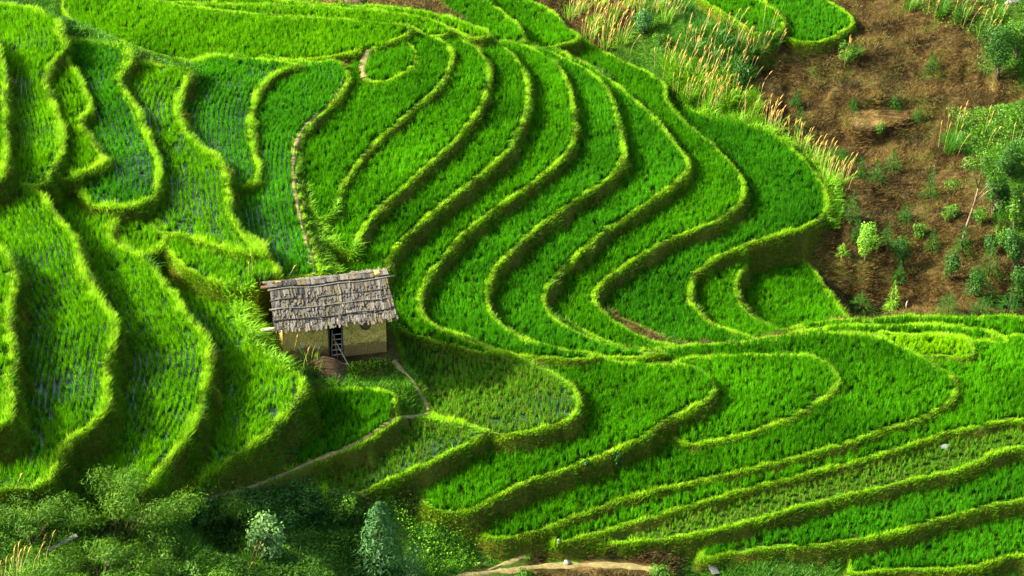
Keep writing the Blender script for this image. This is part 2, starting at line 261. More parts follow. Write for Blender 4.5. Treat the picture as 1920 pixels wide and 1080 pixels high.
'G1': (-3.75, [(1480,626),(1520,618),(1600,613),(1700,611),(1800,615),(1860,627),(1892,643)], [(1850,650),(1800,640),(1700,632),(1600,632),(1520,634)], 'lush', .42, .21, .12, 'the second strip of the ridge above the seedbed'),
'L1': (-4.15, [(1590,236),(1620,246),(1650,240),(1685,228),(1712,215)], [(1700,195),(1640,195),(1595,205)], None, 0, 0, 0, 'ledge', 1.3),
'L2': (-3.75, [(1408,190),(1432,205),(1456,192),(1462,165),(1450,142)], [(1420,132),(1402,150)], None, 0, 0, 0, 'ledge', 1.3),
'L3': (-3.55, [(1560,180),(1620,186),(1700,182),(1790,190),(1850,200)], [(1860,165),(1760,150),(1640,148),(1570,155)], None, 0, 0, 0, 'ledge', .95),
'Y0': (0.2, [(560,690),(620,692),(690,684),(735,672),(742,650),(735,625),(725,600)], [(700,560),(480,560),(480,640),(530,680)], None, 0, 0, 0, 'the trodden yard round the hut'),
}
def smooth_closed(P, n=5):
    P = np.asarray(P, float); a, b, c, d = np.roll(P, 1, 0), P, np.roll(P, -1, 0), np.roll(P, -2, 0)
    out = []
    for t in np.arange(n) / n:
        out.append(0.5 * ((2 * b) + (c - a) * t + (2 * a - 5 * b + 4 * c - d) * t * t + (3 * b - a - 3 * c + d) * t ** 3))
    return np.stack(out, 1).reshape(-1, 2)
POLY = {}
for k, (z, rim, back, *_r) in T.items():
    z *= S; px = np.array(rim + back, float)
    n = 5; pts = smooth_closed(at(px[:, 0], px[:, 1], z), n)
    POLY[k] = (z, pts, (len(rim) - 1) * n + 1)
KEYS = list(T)

def seg_dist(Q, A, B):
    """distance from points Q (N,2) to the nearest of the segments A-B, and the nearest point"""
    best = np.full(len(Q), 1e9); near = np.zeros_like(Q)
    for a, b in zip(A, B):
        d = b - a; L = d @ d + 1e-12
        t = np.clip(((Q - a) @ d) / L, 0, 1); c = a + t[:, None] * d
        e = ((Q - c) ** 2).sum(1); m = e < best
        best[m] = e[m]; near[m] = c[m]
    return np.sqrt(best), near
def inside(Q, P):
    r = np.zeros(len(Q), bool); x, y = Q[:, 0], Q[:, 1]
    for a, b in zip(P, np.roll(P, -1, 0)):
        if a[1] == b[1]: continue
        r ^= ((a[1] > y) != (b[1] > y)) & (x < (b[0] - a[0]) * (y - a[1]) / (b[1] - a[1]) + a[0])
    return r

# ------------------------------------------------------------------ height of the land
GS = 0.18
X0, X1, Y0, Y1 = -35.0, 37.5, -31.5, 46.0
gx = np.arange(X0, X1, GS); gy = np.arange(Y0, Y1, GS)
NX, NY = len(gx), len(gy)
GX, GY = np.meshgrid(gx, gy)
wob = Waves(14, 1.2, 5.0, 3); wob2 = Waves(14, 0.5, 1.4, 5); roll = Waves(12, 6, 20, 9)
# hillside heights away from the terraces: (px, py, level, dryness)
HILL = [(1560,300,-5.0,.3),(1590,340,-4.8,1),(1580,420,-5.1,.9),(1560,480,-6.1,.8),(1610,480,-5.8,1),(1600,560,-8,1),(1620,620,-9,1),(1700,600,-8.5,1),(1900,600,-7.5,1),
 (1700,500,-6.8,1),(1800,500,-6.0,1),(1900,500,-5.2,.8),(1700,400,-5.6,1),(1800,400,-4.8,.9),(1920,400,-3.8,.3),(1640,285,-5.3,.9),(1720,275,-5.2,.9),
 (1600,218,-4.2,1.2),(1640,212,-4.2,1.8),(1685,212,-4.2,1.7),(1720,225,-4.3,.9),(1560,185,-4.0,1),(1650,160,-3.7,1),(1750,170,-3.4,1),(1800,180,-3.2,.8),(1920,200,-2.2,.3),(1900,300,-3,.2),(1800,250,-3.6,.3),(1760,330,-4.8,.9),
 (1700,80,-2.6,1),(1640,60,-2.2,1),(1800,80,-1.8,.6),(1760,130,-2.9,1),(1920,80,-.8,.2),(1700,0,-1.5,1),(1800,0,-.8,.7),(1920,0,.3,.2),(1850,160,-2.4,.6),
 (1440,120,-3.1,.5),(1520,130,-3.5,.7),(1600,110,-3.1,.8),(1430,150,-3.6,.5),(1440,170,-3.9,1.7),(1450,195,-4.1,1.3),(1500,250,-4.7,1),(1500,200,-4.2,1),(1350,160,-3.3,.1),(1350,115,-2.5,.1),(1280,90,-2.5,.1),(1400,110,-2.6,.1),(1200,60,-2.6,.3),(1120,30,-2.2,.9),(1180,20,-2,.6),
 (1250,20,-1.6,.1),(1350,80,-1.8,.1),(1300,50,-1.6,0),(1400,210,-4.1,.2),
 (50,985,3.0,0),(200,955,1.8,0),(335,950,.1,.5),(390,938,0,.5),(0,1080,2.0,.1),(200,1080,-.3,0),(400,1000,-1,0),(400,1080,-2,0),(550,960,-1.5,.1),(600,1000,-2.2,.2),(700,1000,-2.8,.1),(480,918,-.3,.4),(520,902,-.25,.4),(430,930,-.15,.4),
 (700,1080,-3.7,0),(780,980,-3.1,.3),(850,1030,-3.9,.1),(1000,1045,-4.4,.5),(900,1070,-4.5,.3),(1100,1065,-4.9,1.4),(1200,1060,-5.0,.8),(1350,1075,-5.5,.3),(1500,1075,-5.8,.2),(1700,1110,-6.8,0),(1900,1110,-7.0,0),(1000,1110,-5.4,.5),(1300,1110,-5.9,.3),(700,1120,-4.6,0),
 (700,720,-.05,0),(780,750,-.55,.2),(760,700,-.1,0),(640,725,-.1,0),(590,715,.15,0),(700,760,-.35,0),
 (640,440,.55,0),(620,430,1.2,0),(610,470,1.4,0),(640,490,.2,0),
 (500,-12,1.0,1.3),(640,-4,.9,1.5),(780,2,.7,1.4),(300,-20,1.8,.1),(820,14,.5,.8),(870,45,.6,.1),(200,20,3.2,.3),(130,30,4.0,.1),(700,120,1.9,.9),(675,135,1.85,1.2),
 (300,140,3.2,.5),(390,170,2.75,.9),(380,215,2.6,.8),(540,-90,1,.2),(1100,-90,-1,.3),(1600,-90,0,.5)]
HP = np.array(HILL, float); hxy = at(HP[:, 0], HP[:, 1], HP[:, 2] * S); hz = HP[:, 2] * S; hd = HP[:, 3]
ctl = [hxy]; cz = [hz]
for k in KEYS:
    z, P, nr = POLY[k]; e = P[:nr:4]
    c = P.mean(0); ctl.append(e); cz.append(np.full(len(e), z - 0.5))
ctl = np.concatenate(ctl); cz = np.concatenate(cz)
cgx = np.arange(X0, X1 + 1, 0.75); cgy = np.arange(Y0, Y1 + 1, 0.75)
CX, CYg = np.meshgrid(cgx, cgy); Q = np.stack([CX.ravel(), CYg.ravel()], 1)
def idw(Q, C, v, p):
    o = np.zeros(len(Q))
    for i in range(0, len(Q), 4000):
        d = ((Q[i:i + 4000, None, :] - C[None]) ** 2).sum(2) + 0.15
        ww = d ** (-p / 2); o[i:i + 4000] = (ww @ v) / ww.sum(1)
    return o
base_c = idw(Q, ctl, cz, 3.6).reshape(CX.shape); dry_c = idw(Q, hxy, hd, 4.5).reshape(CX.shape)
for _ in range(2):
    b = np.pad(base_c, 1, mode='edge'); base_c = (b[1:-1, 1:-1] * 4 + b[:-2, 1:-1] + b[2:, 1:-1] + b[1:-1, :-2] + b[1:-1, 2:]) / 8
def bil(F, fx0, fy0, st, x, y):
    u = np.clip((x - fx0) / st, 0, F.shape[1] - 1.001); v = np.clip((y - fy0) / st, 0, F.shape[0] - 1.001)
    i = u.astype(int); j = v.astype(int); a = u - i; b = v - j
    return (F[j, i] * (1 - a) + F[j, i + 1] * a) * (1 - b) + (F[j + 1, i] * (1 - a) + F[j + 1, i + 1] * a) * b
base = bil(base_c, X0, Y0, 0.75, GX, GY) + 0.10 * wob(GX, GY) + 0.05 * wob2(GX, GY)
base += 0.16 * np.clip(bil(dry_c, X0, Y0, 0.75, GX, GY), 0, 1) * (np.abs(roll(GX * 2.2, GY * 2.2)) + .6 * np.abs(wob(GX * .8, GY * .8)) - 1.1)
DRY = bil(dry_c, X0, Y0, 0.75, GX, GY) + 0.10 * wob(GX, GY)
BATTER = 0.30
Hs = np.full(GX.shape, -99.0); own = np.full(GX.shape, -1, int); isf = np.zeros(GX.shape, bool); anyin = np.zeros(GX.shape, bool)
DW = 0.075 * wob(GX, GY) + 0.045 * wob2(GX, GY)
for ki, k in enumerate(KEYS):
    z, P, nr = POLY[k]
    lo, hi = P.min(0) - 3.0, P.max(0) + 3.0
    i0, i1 = np.searchsorted(gx, [lo[0], hi[0]]); j0, j1 = np.searchsorted(gy, [lo[1], hi[1]])
    if i1 <= i0 or j1 <= j0: continue
    sub = (slice(j0, j1), slice(i0, i1)); q = np.stack([GX[sub].ravel(), GY[sub].ravel()], 1)
    d, _ = seg_dist(q, P, np.roll(P, -1, 0)); ins = inside(q, P); d[ins] *= -1
    d = d.reshape(GX[sub].shape) + DW[sub]
    bund = 0.13 if T[k][3] else 0.0
    top = z + bund * np.clip(1 - np.abs(d + 0.15) / 0.20, 0, 1)
    h = np.where(d <= 0, top, z + 0.02 - d / BATTER * (0.9 + 0.15 * wob2(GX[sub], GY[sub])))
    h = np.where(d > 2.9, -99, h)
    m = h > Hs[sub]
    Hs[sub] = np.where(m, h, Hs[sub]); own[sub] = np.where(m, ki, own[sub])
    isf[sub] = np.where(m, d < -0.30, isf[sub]); anyin[sub] |= d < 0.02
useb = (base > Hs) & ~anyin
Hs = np.where(useb, base, Hs); own[useb] = -1; isf[useb] = False
H = np.where(Hs < -50, base, Hs)
HUT_Z, HUT_TH, HUT_L, HUT_D = 0.2 * S, R(12.5), 5.0, 3.2
_fl, _fr = at(538, 681, HUT_Z), at(719, 660, HUT_Z)
HUT_C = (_fl + _fr) / 2 + np.array([-math.sin(HUT_TH), math.cos(HUT_TH)]) * HUT_D / 2
_hx = (GX - HUT_C[0]) * math.cos(HUT_TH) + (GY - HUT_C[1]) * math.sin(HUT_TH); _hy = -(GX - HUT_C[0]) * math.sin(HUT_TH) + (GY - HUT_C[1]) * math.cos(HUT_TH)
HUTCUT = (np.abs(_hx) < HUT_L / 2 + .75) & (np.abs(_hy) < HUT_D / 2 + .7)
H = np.where(HUTCUT, HUT_Z, H); own[HUTCUT] = KEYS.index('Y0'); isf[HUTCUT] = False
# blur banks a little so the edge is soft, never the fields
b = np.pad(H, 1, mode='edge'); Hb = (b[1:-1, 1:-1] * 4 + b[:-2, 1:-1] + b[2:, 1:-1] + b[1:-1, :-2] + b[1:-1, 2:]) / 8
H = np.where(isf, H, Hb)
def hgt(x, y): return bil(H, X0, Y0, GS, np.asarray(x, float), np.asarray(y, float))
def cell(x, y):
    i = np.clip(np.rint((np.asarray(x) - X0) / GS).astype(int), 0, NX - 1); j = np.clip(np.rint((np.asarray(y) - Y0) / GS).astype(int), 0, NY - 1)
    return j, i
def ground(px, py):
    """the point of the land seen at a pixel"""
    d = ray(px, py); t = np.arange(80, 190, 0.05)
    p = np.array([0, CY, CZ]) + d[None] * t[:, None]
    ok = (p[:, 0] > X0) & (p[:, 0] < X1) & (p[:, 1] > Y0) & (p[:, 1] < Y1)
    hit = ok & (p[:, 2] <= hgt(p[:, 0], p[:, 1]))
    i = np.argmax(hit) if hit.any() else np.argmin(np.abs(p[:, 2]))
    return Vector((p[i, 0], p[i, 1], float(hgt(p[i, 0], p[i, 1]))))
TRACKS = []
def path(pts, w, label, lv=None):
    P = np.array([tuple(ground(x, y)) for x, y in pts])
    if lv is not None: P = np.concatenate([at(*np.array(pts, float).T, lv * S), np.full((len(pts), 1), lv * S + .1)], 1)
    t = np.linspace(0, len(P) - 1, (len(P) - 1) * 10 + 1); Q = np.stack([np.interp(t, np.arange(len(P)), P[:, c]) for c in range(3)], 1)
    for _ in range(60): Q[1:-1] = (Q[:-2] + 2 * Q[1:-1] + Q[2:]) / 4
    zc = hgt(Q[:, 0], Q[:, 1])
    for _ in range(80): zc[1:-1] = (zc[:-2] + 2 * zc[1:-1] + zc[2:]) / 4
    Q = Q[:, :2]; c = np.stack([GX.ravel(), GY.ravel()], 1)
    m = (c[:, 0] > Q[:, 0].min() - 1) & (c[:, 0] < Q[:, 0].max() + 1) & (c[:, 1] > Q[:, 1].min() - 1) & (c[:, 1] < Q[:, 1].max() + 1)
    idx = np.nonzero(m)[0]; dd = ((c[idx][:, None] - Q[None]) ** 2).sum(2); k = dd.argmin(1); dm = np.sqrt(dd[np.arange(len(idx)), k])
    f = np.clip(1 - (dm - w * .5) / .25, 0, 1); Hr = H.ravel(); fl = isf.ravel()
    f[fl[idx]] = 0; Hr[idx] = Hr[idx] * (1 - f) + (zc[k]) * f; PATHM.ravel()[idx[dm < w * .55]] = True
    TRACKS.append((Q, zc, w, label))
PATHM = np.zeros(H.shape, bool)
path([(644,150),(632,177),(606,203),(575,232),(557,258),(549,288),(548,330),(554,370),(562,410),(572,450),(585,490),(590,516)], .34, 'pale trodden footpath along the terrace edge down to the hut', 1.8)
path([(738,678),(765,700),(783,728),(797,755),(804,770)], .32, 'bare earth path from the hut door down to the sparse terraces')
path([(803,775),(780,780),(752,776),(727,793),(690,819),(640,844),(592,862),(557,877),(535,888),(510,903),(470,915),(420,926),(375,938),(335,948)], .34, 'winding earth path round the little terrace and on into the thicket')
path([(690,95),(683,112),(678,132),(684,146)], .5, 'bare earth gap beside the little oval terrace')
path([(830,1092),(900,1074),(980,1064),(1060,1060),(1130,1058),(1200,1063),(1235,1072)], .8, 'broad pale dirt track at the bottom edge')
path([(915,1070),(945,1056),(985,1042)], .4, 'short dirt spur joining the pale track')
PXg, PYg = proj(np.stack([GX, GY, H], -1))
VIEW = (PXg > -60) & (PXg < 1980) & (PYg > -50) & (PYg < 1130)

# ------------------------------------------------------------------ land meshes, one per terrace
vid = np.arange(NX * NY).reshape(NY, NX)
quads = np.stack([vid[:-1, :-1], vid[:-1, 1:], vid[1:, 1:], vid[1:, :-1]], -1).reshape(-1, 4)
qo = own[:-1, :-1].ravel(); fo = own.ravel()[quads]
# a cell that touches a terrace belongs to the highest owner among its corners
hq = H.ravel()[quads]; pick = np.argmax(np.where(fo >= 0, hq, -1e3), 1); qo = fo[np.arange(len(fo)), pick]
qf = isf.ravel()[quads].all(1)
ALLV = np.stack([GX.ravel(), GY.ravel(), H.ravel()], 1)
def sub_mesh(name, fsel, m, attr=None, dz=0.0):
    q = quads[fsel]; u, inv = np.unique(q, return_inverse=True); inv = inv.reshape(-1, 4)
    V = ALLV[u].copy(); V[:, 2] += dz
    return np_mesh(name, V, inv.ravel(), np.arange(len(q)) * 4, np.full(len(q), 4), m, None if attr is None else attr.ravel()[u], True, 'dry')
TER = {}
POOL = {'F0': [(930,745),(1000,735),(1065,720),(1080,770),(1040,800),(900,812)], 'B5': [(800,830),(900,815),(760,890),(680,920),(660,910)]}
for ki, k in enumerate(KEYS):
    selb = (qo == ki) & ~qf; self_ = (qo == ki) & qf
    if not (selb.any() or self_.any()): continue
    where = T[k][7]
    if T[k][7] == 'ledge':
        o = link(bpy.data.objects.new('ledge', sub_mesh('ledge', qo == ki, M_HILL, np.where(isf, T[k][8], .95) + .22 * wob(GX, GY) + .12 * wob2(GX, GY))))
        tag(o, {'L1': 'straw-covered ledge on the brown slope with a dark overhang', 'L2': 'pale straw bank at the end of the reeds', 'L3': 'broad flat brown ledge below the dark rounded terrace', 'L4': 'low brown step by the lime-green bush'}[k], 'ledge', None, 'structure'); continue
    if T[k][3] is None:
        o = link(bpy.data.objects.new('yard', sub_mesh('yard', qo == ki, M_HILL, DRY * 0 + 0.55)))
        tag(o, 'trodden earth yard round the mud-walled hut', 'yard', None, 'structure'); continue
    o = link(bpy.data.objects.new('terrace', sub_mesh('terrace', selb, M_BANK)))
    tag(o, 'earth bank of ' + where, 'terrace', 'stepped rice terraces', 'structure')
    TER[k] = o
    if k in POOL and self_.any():
        cq = np.stack([PXg.ravel()[quads[:, 0]], PYg.ravel()[quads[:, 0]]], 1); pw = self_ & inside(cq, np.array(POOL[k], float)); self_ &= ~pw
        link(bpy.data.objects.new('water', sub_mesh('water', pw, M_WATER)), o)
    if self_.any():
        nm = 'water' if k in WET else 'mud'; link(bpy.data.objects.new(nm, sub_mesh(nm, self_, M_WATER if k in WET else M_MUD)), o)
hill = link(bpy.data.objects.new('hillside', sub_mesh('hillside', qo == -1, M_HILL, DRY)))
tag(hill, 'open hillside of brown earth, dry straw and weeds round the terraces', 'hillside', None, 'structure')
# land beyond the traced part, falling away from its border
def skirt():
    ring = np.concatenate([vid[0, :], vid[1:, -1], vid[-1, -2::-1], vid[-2:0:-1, 0]]); n = len(ring)
    A = ALLV[ring]; c = np.array([1.0, 8.0]); rings = [A]
    for f, dz in ((1.15, -.3), (1.6, -1.5), (3.0, -4), (9.0, -14)):
        B = A.copy(); B[:, :2] = c + (A[:, :2] - c) * f
        B[:, 2] = A[:, 2] * (1 / f) + dz + 1.2 * roll(B[:, 0] / f, B[:, 1] / f); rings.append(B)
    V = np.concatenate(rings); i = np.arange(n); L = []
    for r in range(len(rings) - 1):
        L.append(np.stack([r * n + i, r * n + (i + 1) % n, (r + 1) * n + (i + 1) % n, (r + 1) * n + i], 1))
    L = np.concatenate(L)
    return np_mesh('ground', V, L.ravel(), np.arange(len(L)) * 4, np.full(len(L), 4), M_HILL, np.full(len(V), .15), True, 'dry')
tag(link(bpy.data.objects.new('ground', skirt())), 'green valley slopes beyond the terraces', 'ground', None, 'structure')

# ------------------------------------------------------------------ rice, in rows that follow each terrace edge
def rice(k):
    z, P, nr = POLY[k]; kind, hh, row, along, where = T[k][3:8]
    ki = KEYS.index(k); m = (own == ki) & isf & VIEW
    if not m.any(): return
    j, i = np.nonzero(m); A = m.sum() * GS * GS
    n = int(A / (row * along) * (1.35 if kind == 'thin' else 2.0 if k in WET else 1.25)); s = rng.integers(0, len(j), n)
    q = np.stack([gx[i[s]], gy[j[s]]], 1) + rng.uniform(-.5, .5, (n, 2)) * GS
    rim = P[:nr]; d, near = seg_dist(q, rim[:-1], rim[1:])
    tgt = (np.round((d - 0.38) / row) * row + 0.38 + rng.normal(0, row * .09, n))
    q = near + (q - near) * (tgt / np.maximum(d, 1e-3))[:, None]
    jj, ii = cell(q[:, 0], q[:, 1]); ok = (own[jj, ii] == ki) & isf[jj, ii]
    if k in WET: ok &= rng.uniform(size=len(q)) > .5 * np.clip(roll(q[:, 0] * 1.5 + 5, q[:, 1] * 1.1) - .35, 0, 1)
    q = q[ok]; n = len(q)
    if not n: return
    pale = 0.5 + 0.5 * np.clip(roll(q[:, 0] * 1.7, q[:, 1] * 1.7) * .6, -1, 1)
    nb = (11 if k in WET else 13) if kind != 'thin' else 9; hh *= 1.12
    sz = np.clip(rng.normal(1, .19, n), .5, 1.45) * (0.94 + 0.14 * wob(q[:, 0], q[:, 1]) * .5)
    qq = np.repeat(q, nb, 0); N = len(qq)
    a = rng.uniform(0, 2 * np.pi, N); sp = rng.uniform(0.03, 0.5, N) ** 1.0
    Hh = hh * np.repeat(sz, nb) * rng.uniform(.66, 1.15, N)
    lean = np.stack([np.cos(a), np.sin(a)], 1) * (sp * Hh * .75)[:, None] + np.array([0.05, -0.03]) * hh
    root = np.concatenate([qq + rng.normal(0, .024, (N, 2)), np.full((N, 1), z - 0.01)], 1)
    plot = rng.uniform(-.10, .12); tint = np.clip(plot + 0.30 * np.repeat(pale, nb) + 0.30 * np.repeat(rng.uniform(0, 1, n), nb) + 0.62 * rng.uniform(0, 1, N) ** 1.3 - .08, 0, .9 if kind != 'thin' else .7)
    if kind == 'thin': tint = np.where(rng.uniform(size=N) < .10, .95, np.minimum(tint, .7))
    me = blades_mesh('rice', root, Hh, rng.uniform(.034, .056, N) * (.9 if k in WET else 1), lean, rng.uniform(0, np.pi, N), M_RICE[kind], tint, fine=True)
    o = link(bpy.data.objects.new('rice', me))
    tag(o, {'thin': 'sparse new rice on ', 'yellow': 'yellow-green seedlings on ', 'sunny': 'bright young rice on '}.get(kind, 'young green rice on ') + where, 'rice', 'rice standing on the terraces', 'stuff')
    return N
n_rice = 0
for k in KEYS:
    if T[k][3]: n_rice += rice(k) or 0

# ------------------------------------------------------------------ grass on the edges and banks of the terraces
def edge_grass(k):
    z, P, nr = POLY[k]; ki = KEYS.index(k)
    rim = P; nxt = np.roll(P, -1, 0); seg = nxt - rim; L = np.linalg.norm(seg, axis=1)
    n = int(L.sum() * 370); s = rng.choice(len(L), n, p=L / L.sum())
    q = rim[s] + seg[s] * rng.uniform(0, 1, n)[:, None]
    c = np.stack([seg[s, 1], -seg[s, 0]], 1) / L[s][:, None]
    t = inside(q + c * .05, P); c[t] *= -1                     # outward
    off = rng.uniform(-.25, 0.02, n) * (1 + .45 * wob(q[:, 0] * .7, q[:, 1] * .7)).clip(.35, 1.9) + .03 * rng.normal(size=n); off *= 1.5 if k[0] in 'AB' and k not in ('B4', 'B5') else 1.0; q = q + c * off[:, None]
    jj, ii = cell(q[:, 0], q[:, 1]); ok = (rng.uniform(size=n) < 1.15 - .45 * np.clip(wob2(q[:, 0] * .7 + 9, q[:, 1] * .7), 0, 2)) & (own[jj, ii] == ki) & VIEW[jj, ii] & (H[jj, ii] > z - .45) & ~PATHM[jj, ii]; q, c, off = q[ok], c[ok], off[ok]; n = len(q)
    if n < 20: return 0
    Hh = rng.uniform(.10, .26, n) * (1 + .40 * wob(q[:, 0] * .9, q[:, 1] * .9) + .25 * wob2(q[:, 0], q[:, 1])).clip(.3, 1.9)
    if k[0] in 'AB' and k not in ('B4', 'B5'): Hh *= 1.5
    a = rng.uniform(0, 2 * np.pi, n)
    lean = np.stack([np.cos(a), np.sin(a)], 1) * (.4 * Hh)[:, None] + c * (.22 * Hh)[:, None]
    root = np.concatenate([q, (hgt(q[:, 0], q[:, 1]) - .02)[:, None]], 1)
    tint = np.clip(rng.uniform(0, .7, n) + .12 * wob(q[:, 0], q[:, 1]), 0, .7); tint[rng.uniform(size=n) < .04] = .95
    me = blades_mesh('edge_grass', root, Hh, rng.uniform(.022, .038, n), lean, rng.uniform(0, np.pi, n), M_EDGE, tint, fine=True)
    o = link(bpy.data.objects.new('edge_grass', me)); tag(o, 'bright grass edging ' + T[k][7], 'grass', 'grass along the terrace edges', 'stuff')
    return n
n_edge = sum(edge_grass(k) for k in KEYS if T[k][3])
def scatter(mask, dens):
    mask = mask & ~PATHM
    j, i = np.nonzero(mask); n = int(len(j) * GS * GS * dens)
    s = rng.integers(0, len(j), n)
    return np.stack([gx[i[s]], gy[j[s]]], 1) + rng.uniform(-.5, .5, (n, 2)) * GS
def slope_dir(q):
    e = .25; x, y = q[:, 0], q[:, 1]
    g = np.stack([hgt(x + e, y) - hgt(x - e, y), hgt(x, y + e) - hgt(x, y - e)], 1) / (2 * e)
    return g
def field_of(name, q, h0, h1, w0, w1, m, label, cat, spread=.5, drymax=.08, tall=None, parent=None):
    n = len(q); g = slope_dir(q); Hh = rng.uniform(h0, h1, n) * (1 + .35 * wob(q[:, 0] * 1.3, q[:, 1] * 1.3)).clip(.35, 1.8)
    if tall is not None: Hh *= tall
    a = rng.uniform(0, 2 * np.pi, n)
    lean = np.stack([np.cos(a), np.sin(a)], 1) * (spread * Hh)[:, None] - g / (np.linalg.norm(g, axis=1) + .6)[:, None] * (.7 * Hh)[:, None]
    root = np.concatenate([q, (hgt(q[:, 0], q[:, 1]) - .03)[:, None]], 1)
    tint = np.clip(rng.uniform(0, .7, n) + .2 * wob(q[:, 0] * .8, q[:, 1] * .8), 0, .7); tint[rng.uniform(size=n) < drymax * (1 + .9 * wob2(q[:, 0] * .5, q[:, 1] * .5))] = .95
    me = blades_mesh(name, root, Hh, rng.uniform(w0, w1, n), lean, rng.uniform(0, np.pi, n), m, tint, fine=h1 < .5)
    o = link(bpy.data.objects.new(name, me)); tag(o, label, cat, None, 'stuff'); return o
bankmask = (own >= 0) & ~isf & VIEW & ~np.isin(own, [i for i, k in enumerate(KEYS) if k[0] == 'L'])
q = scatter(bankmask, 1500); g = np.linalg.norm(slope_dir(q), axis=1)
west = np.clip((-8 - q[:, 0]) / 6, 0, 1)
q = q[(g > .6) & (rng.uniform(size=len(q)) < .45 + .45 * west + .16 * wob(q[:, 0], q[:, 1]))]
field_of('bank_grass', q, .12, .30, .026, .046, M_BANKG, 'short dull grass clinging to the terrace banks', 'grass', .45, .20)
LED = np.isin(own, [i for i, k in enumerate(KEYS) if k[0] == 'L']); hillm = ((own < 0) | LED) & VIEW; DRY = np.where(LED, .95, DRY)
q = scatter(hillm & (DRY < .45), 200)
field_of('weeds', q, .18, .42, .035, .06, M_WEED, 'rank green weeds on the banks between the terraces', 'weeds', .55, .05)
LMW = leaf_mat('slope_weed_leaves', (0.014, 0.045, 0.004), (0.045, 0.105, 0.008), .3, patch=.4)
q = scatter(hillm & (DRY >= .38), 60); wq = wob(q[:, 0] * .5, q[:, 1] * .5) + .6 * wob(q[:, 0], q[:, 1]); q = q[(wq > .55) & (rng.uniform(size=len(q)) < .8)]
field_of('slope_weeds', q, .1, .35, .04, .07, LMW, 'patches of low dull weeds over the brown slope', 'weeds', .7, .15)
q = scatter(hillm & (DRY >= .38) & ~(isf & np.isin(own, [KEYS.index('L1'), KEYS.index('L2')])), 380)
field_of('dry_grass', q, .10, .30, .03, .055, M_DRY, 'dry straw and dead stalks on the brown slope', 'dry grass', .9, .2)


M_STRAW = leaf_mat('pale_straw', (0.10, 0.062, 0.018), (0.34, 0.24, 0.085), 0.3, patch=.4, patch_scale=.9)
STRAW = np.isin(own, [KEYS.index('L1'), KEYS.index('L2')])
for _ in range(2): STRAW = STRAW | np.roll(STRAW, 1, 0) | np.roll(STRAW, -1, 0) | np.roll(STRAW, 1, 1) | np.roll(STRAW, -1, 1)
q = scatter(STRAW & VIEW, 420); q = q[rng.uniform(size=len(q)) < .55 + .45 * wob(q[:, 0], q[:, 1])]
field_of('straw', q, .10, .28, .03, .055, M_STRAW, 'pale cut straw lying on the ledge and bank of the brown slope', 'straw', 1.0, .1)

# ------------------------------------------------------------------ weeds in places the photograph shows them
def region(poly): 
    q = np.stack([PXg.ravel(), PYg.ravel()], 1); return inside(q, np.array(poly, float)).reshape(PXg.shape) & VIEW & ~isf & ~HUTCUT
q = scatter(region([(415,515),(470,525),(500,560),(500,640),(535,690),(560,712),(545,715),(520,685),(470,660),(440,600)]), 330)
field_of('tall_weeds', q, .35, .75, .035, .06, M_WEEDB, 'tall bright weeds on the bank between the west slope and the hut', 'weeds', .6, .03)
q = scatter(region([(570,330),(600,330),(640,400),(670,470),(690,520),(600,520),(596,470),(575,420)]), 260)
field_of('bank_weeds', q, .25, .55, .035, .06, M_WEEDB, 'bright grass bank falling away beside the pale footpath behind the hut', 'weeds', .6, .03)
q = scatter(region([(640,690),(645,676),(735,658),(755,672),(800,760),(790,790),(745,780),(735,742),(600,745)]), 220)
field_of('meadow_grass', q, .12, .3, .03, .05, M_WEEDB, 'short meadow grass sloping down from the hut door', 'grass', .5, .06)
q = scatter(region([(1300,222),(1440,238),(1530,300),(1580,360),(1572,440),(1545,420),(1556,380),(1540,335),(1500,290),(1440,255),(1360,235)]), 260)
field_of('bank_reeds', q, .4, .8, .03, .05, M_WEEDB, 'long pale grass hanging over the outer bank of the fan', 'grass', .6, .05)
q = scatter(region([(1240,110),(1300,110),(1420,180),(1440,240),(1330,225),(1270,195),(1250,165)]), 200)
field_of('bank_reeds', q, .4, .9, .03, .055, M_WEEDB, 'tall green grass on the bank under the dry reeds', 'grass', .5, .05)
q = scatter(region([(250,520),(330,500),(360,520),(270,470)]) | region([(90,60),(130,50),(260,95),(400,130),(430,145),(330,130),(240,115),(130,75)]), 130)
field_of('bank_weeds', q, .2, .5, .04, .07, M_WEED, 'dark leafy weeds along the foot of the wide top terrace', 'weeds', .7, .1)

# ------------------------------------------------------------------ footpaths: thin strips laid on the ground
M_PATH = solid_mat('path_earth', [(0.3, (0.10, 0.082, 0.026)), (0.55, (0.19, 0.155, 0.055)), (0.75, (0.27, 0.225, 0.09))], 5, .95, .4)
for Q, zc, w_, label in TRACKS:
    d = np.gradient(Q, axis=0); d /= np.linalg.norm(d, axis=1)[:, None] + 1e-9; nn = np.stack([-d[:, 1], d[:, 0]], 1)
    ww = w_ * (0.8 + .3 * wob2(Q[:, 0] * .6, Q[:, 1] * .6).clip(-1.2, 1.2)); rows = []
    for f, dz in ((-.5, -.05), (-.25, .035), (.25, .035), (.5, -.05)):
        X = Q + nn * (ww * f)[:, None]; rows.append(np.concatenate([X, (zc + dz)[:, None]], 1))
    V = np.stack(rows, 1).reshape(-1, 3); n = len(Q); i = np.arange(n - 1)[:, None] * 4; L = np.concatenate([i + np.array([k, k + 1, k + 5, k + 4]) for k in range(3)])
    me = np_mesh('path', V, L.ravel(), np.arange(len(L)) * 4, np.full(len(L), 4), M_PATH, None, True)
    tag(link(bpy.data.objects.new('path', me)), label, 'footpath', 'footpaths', 'structure')

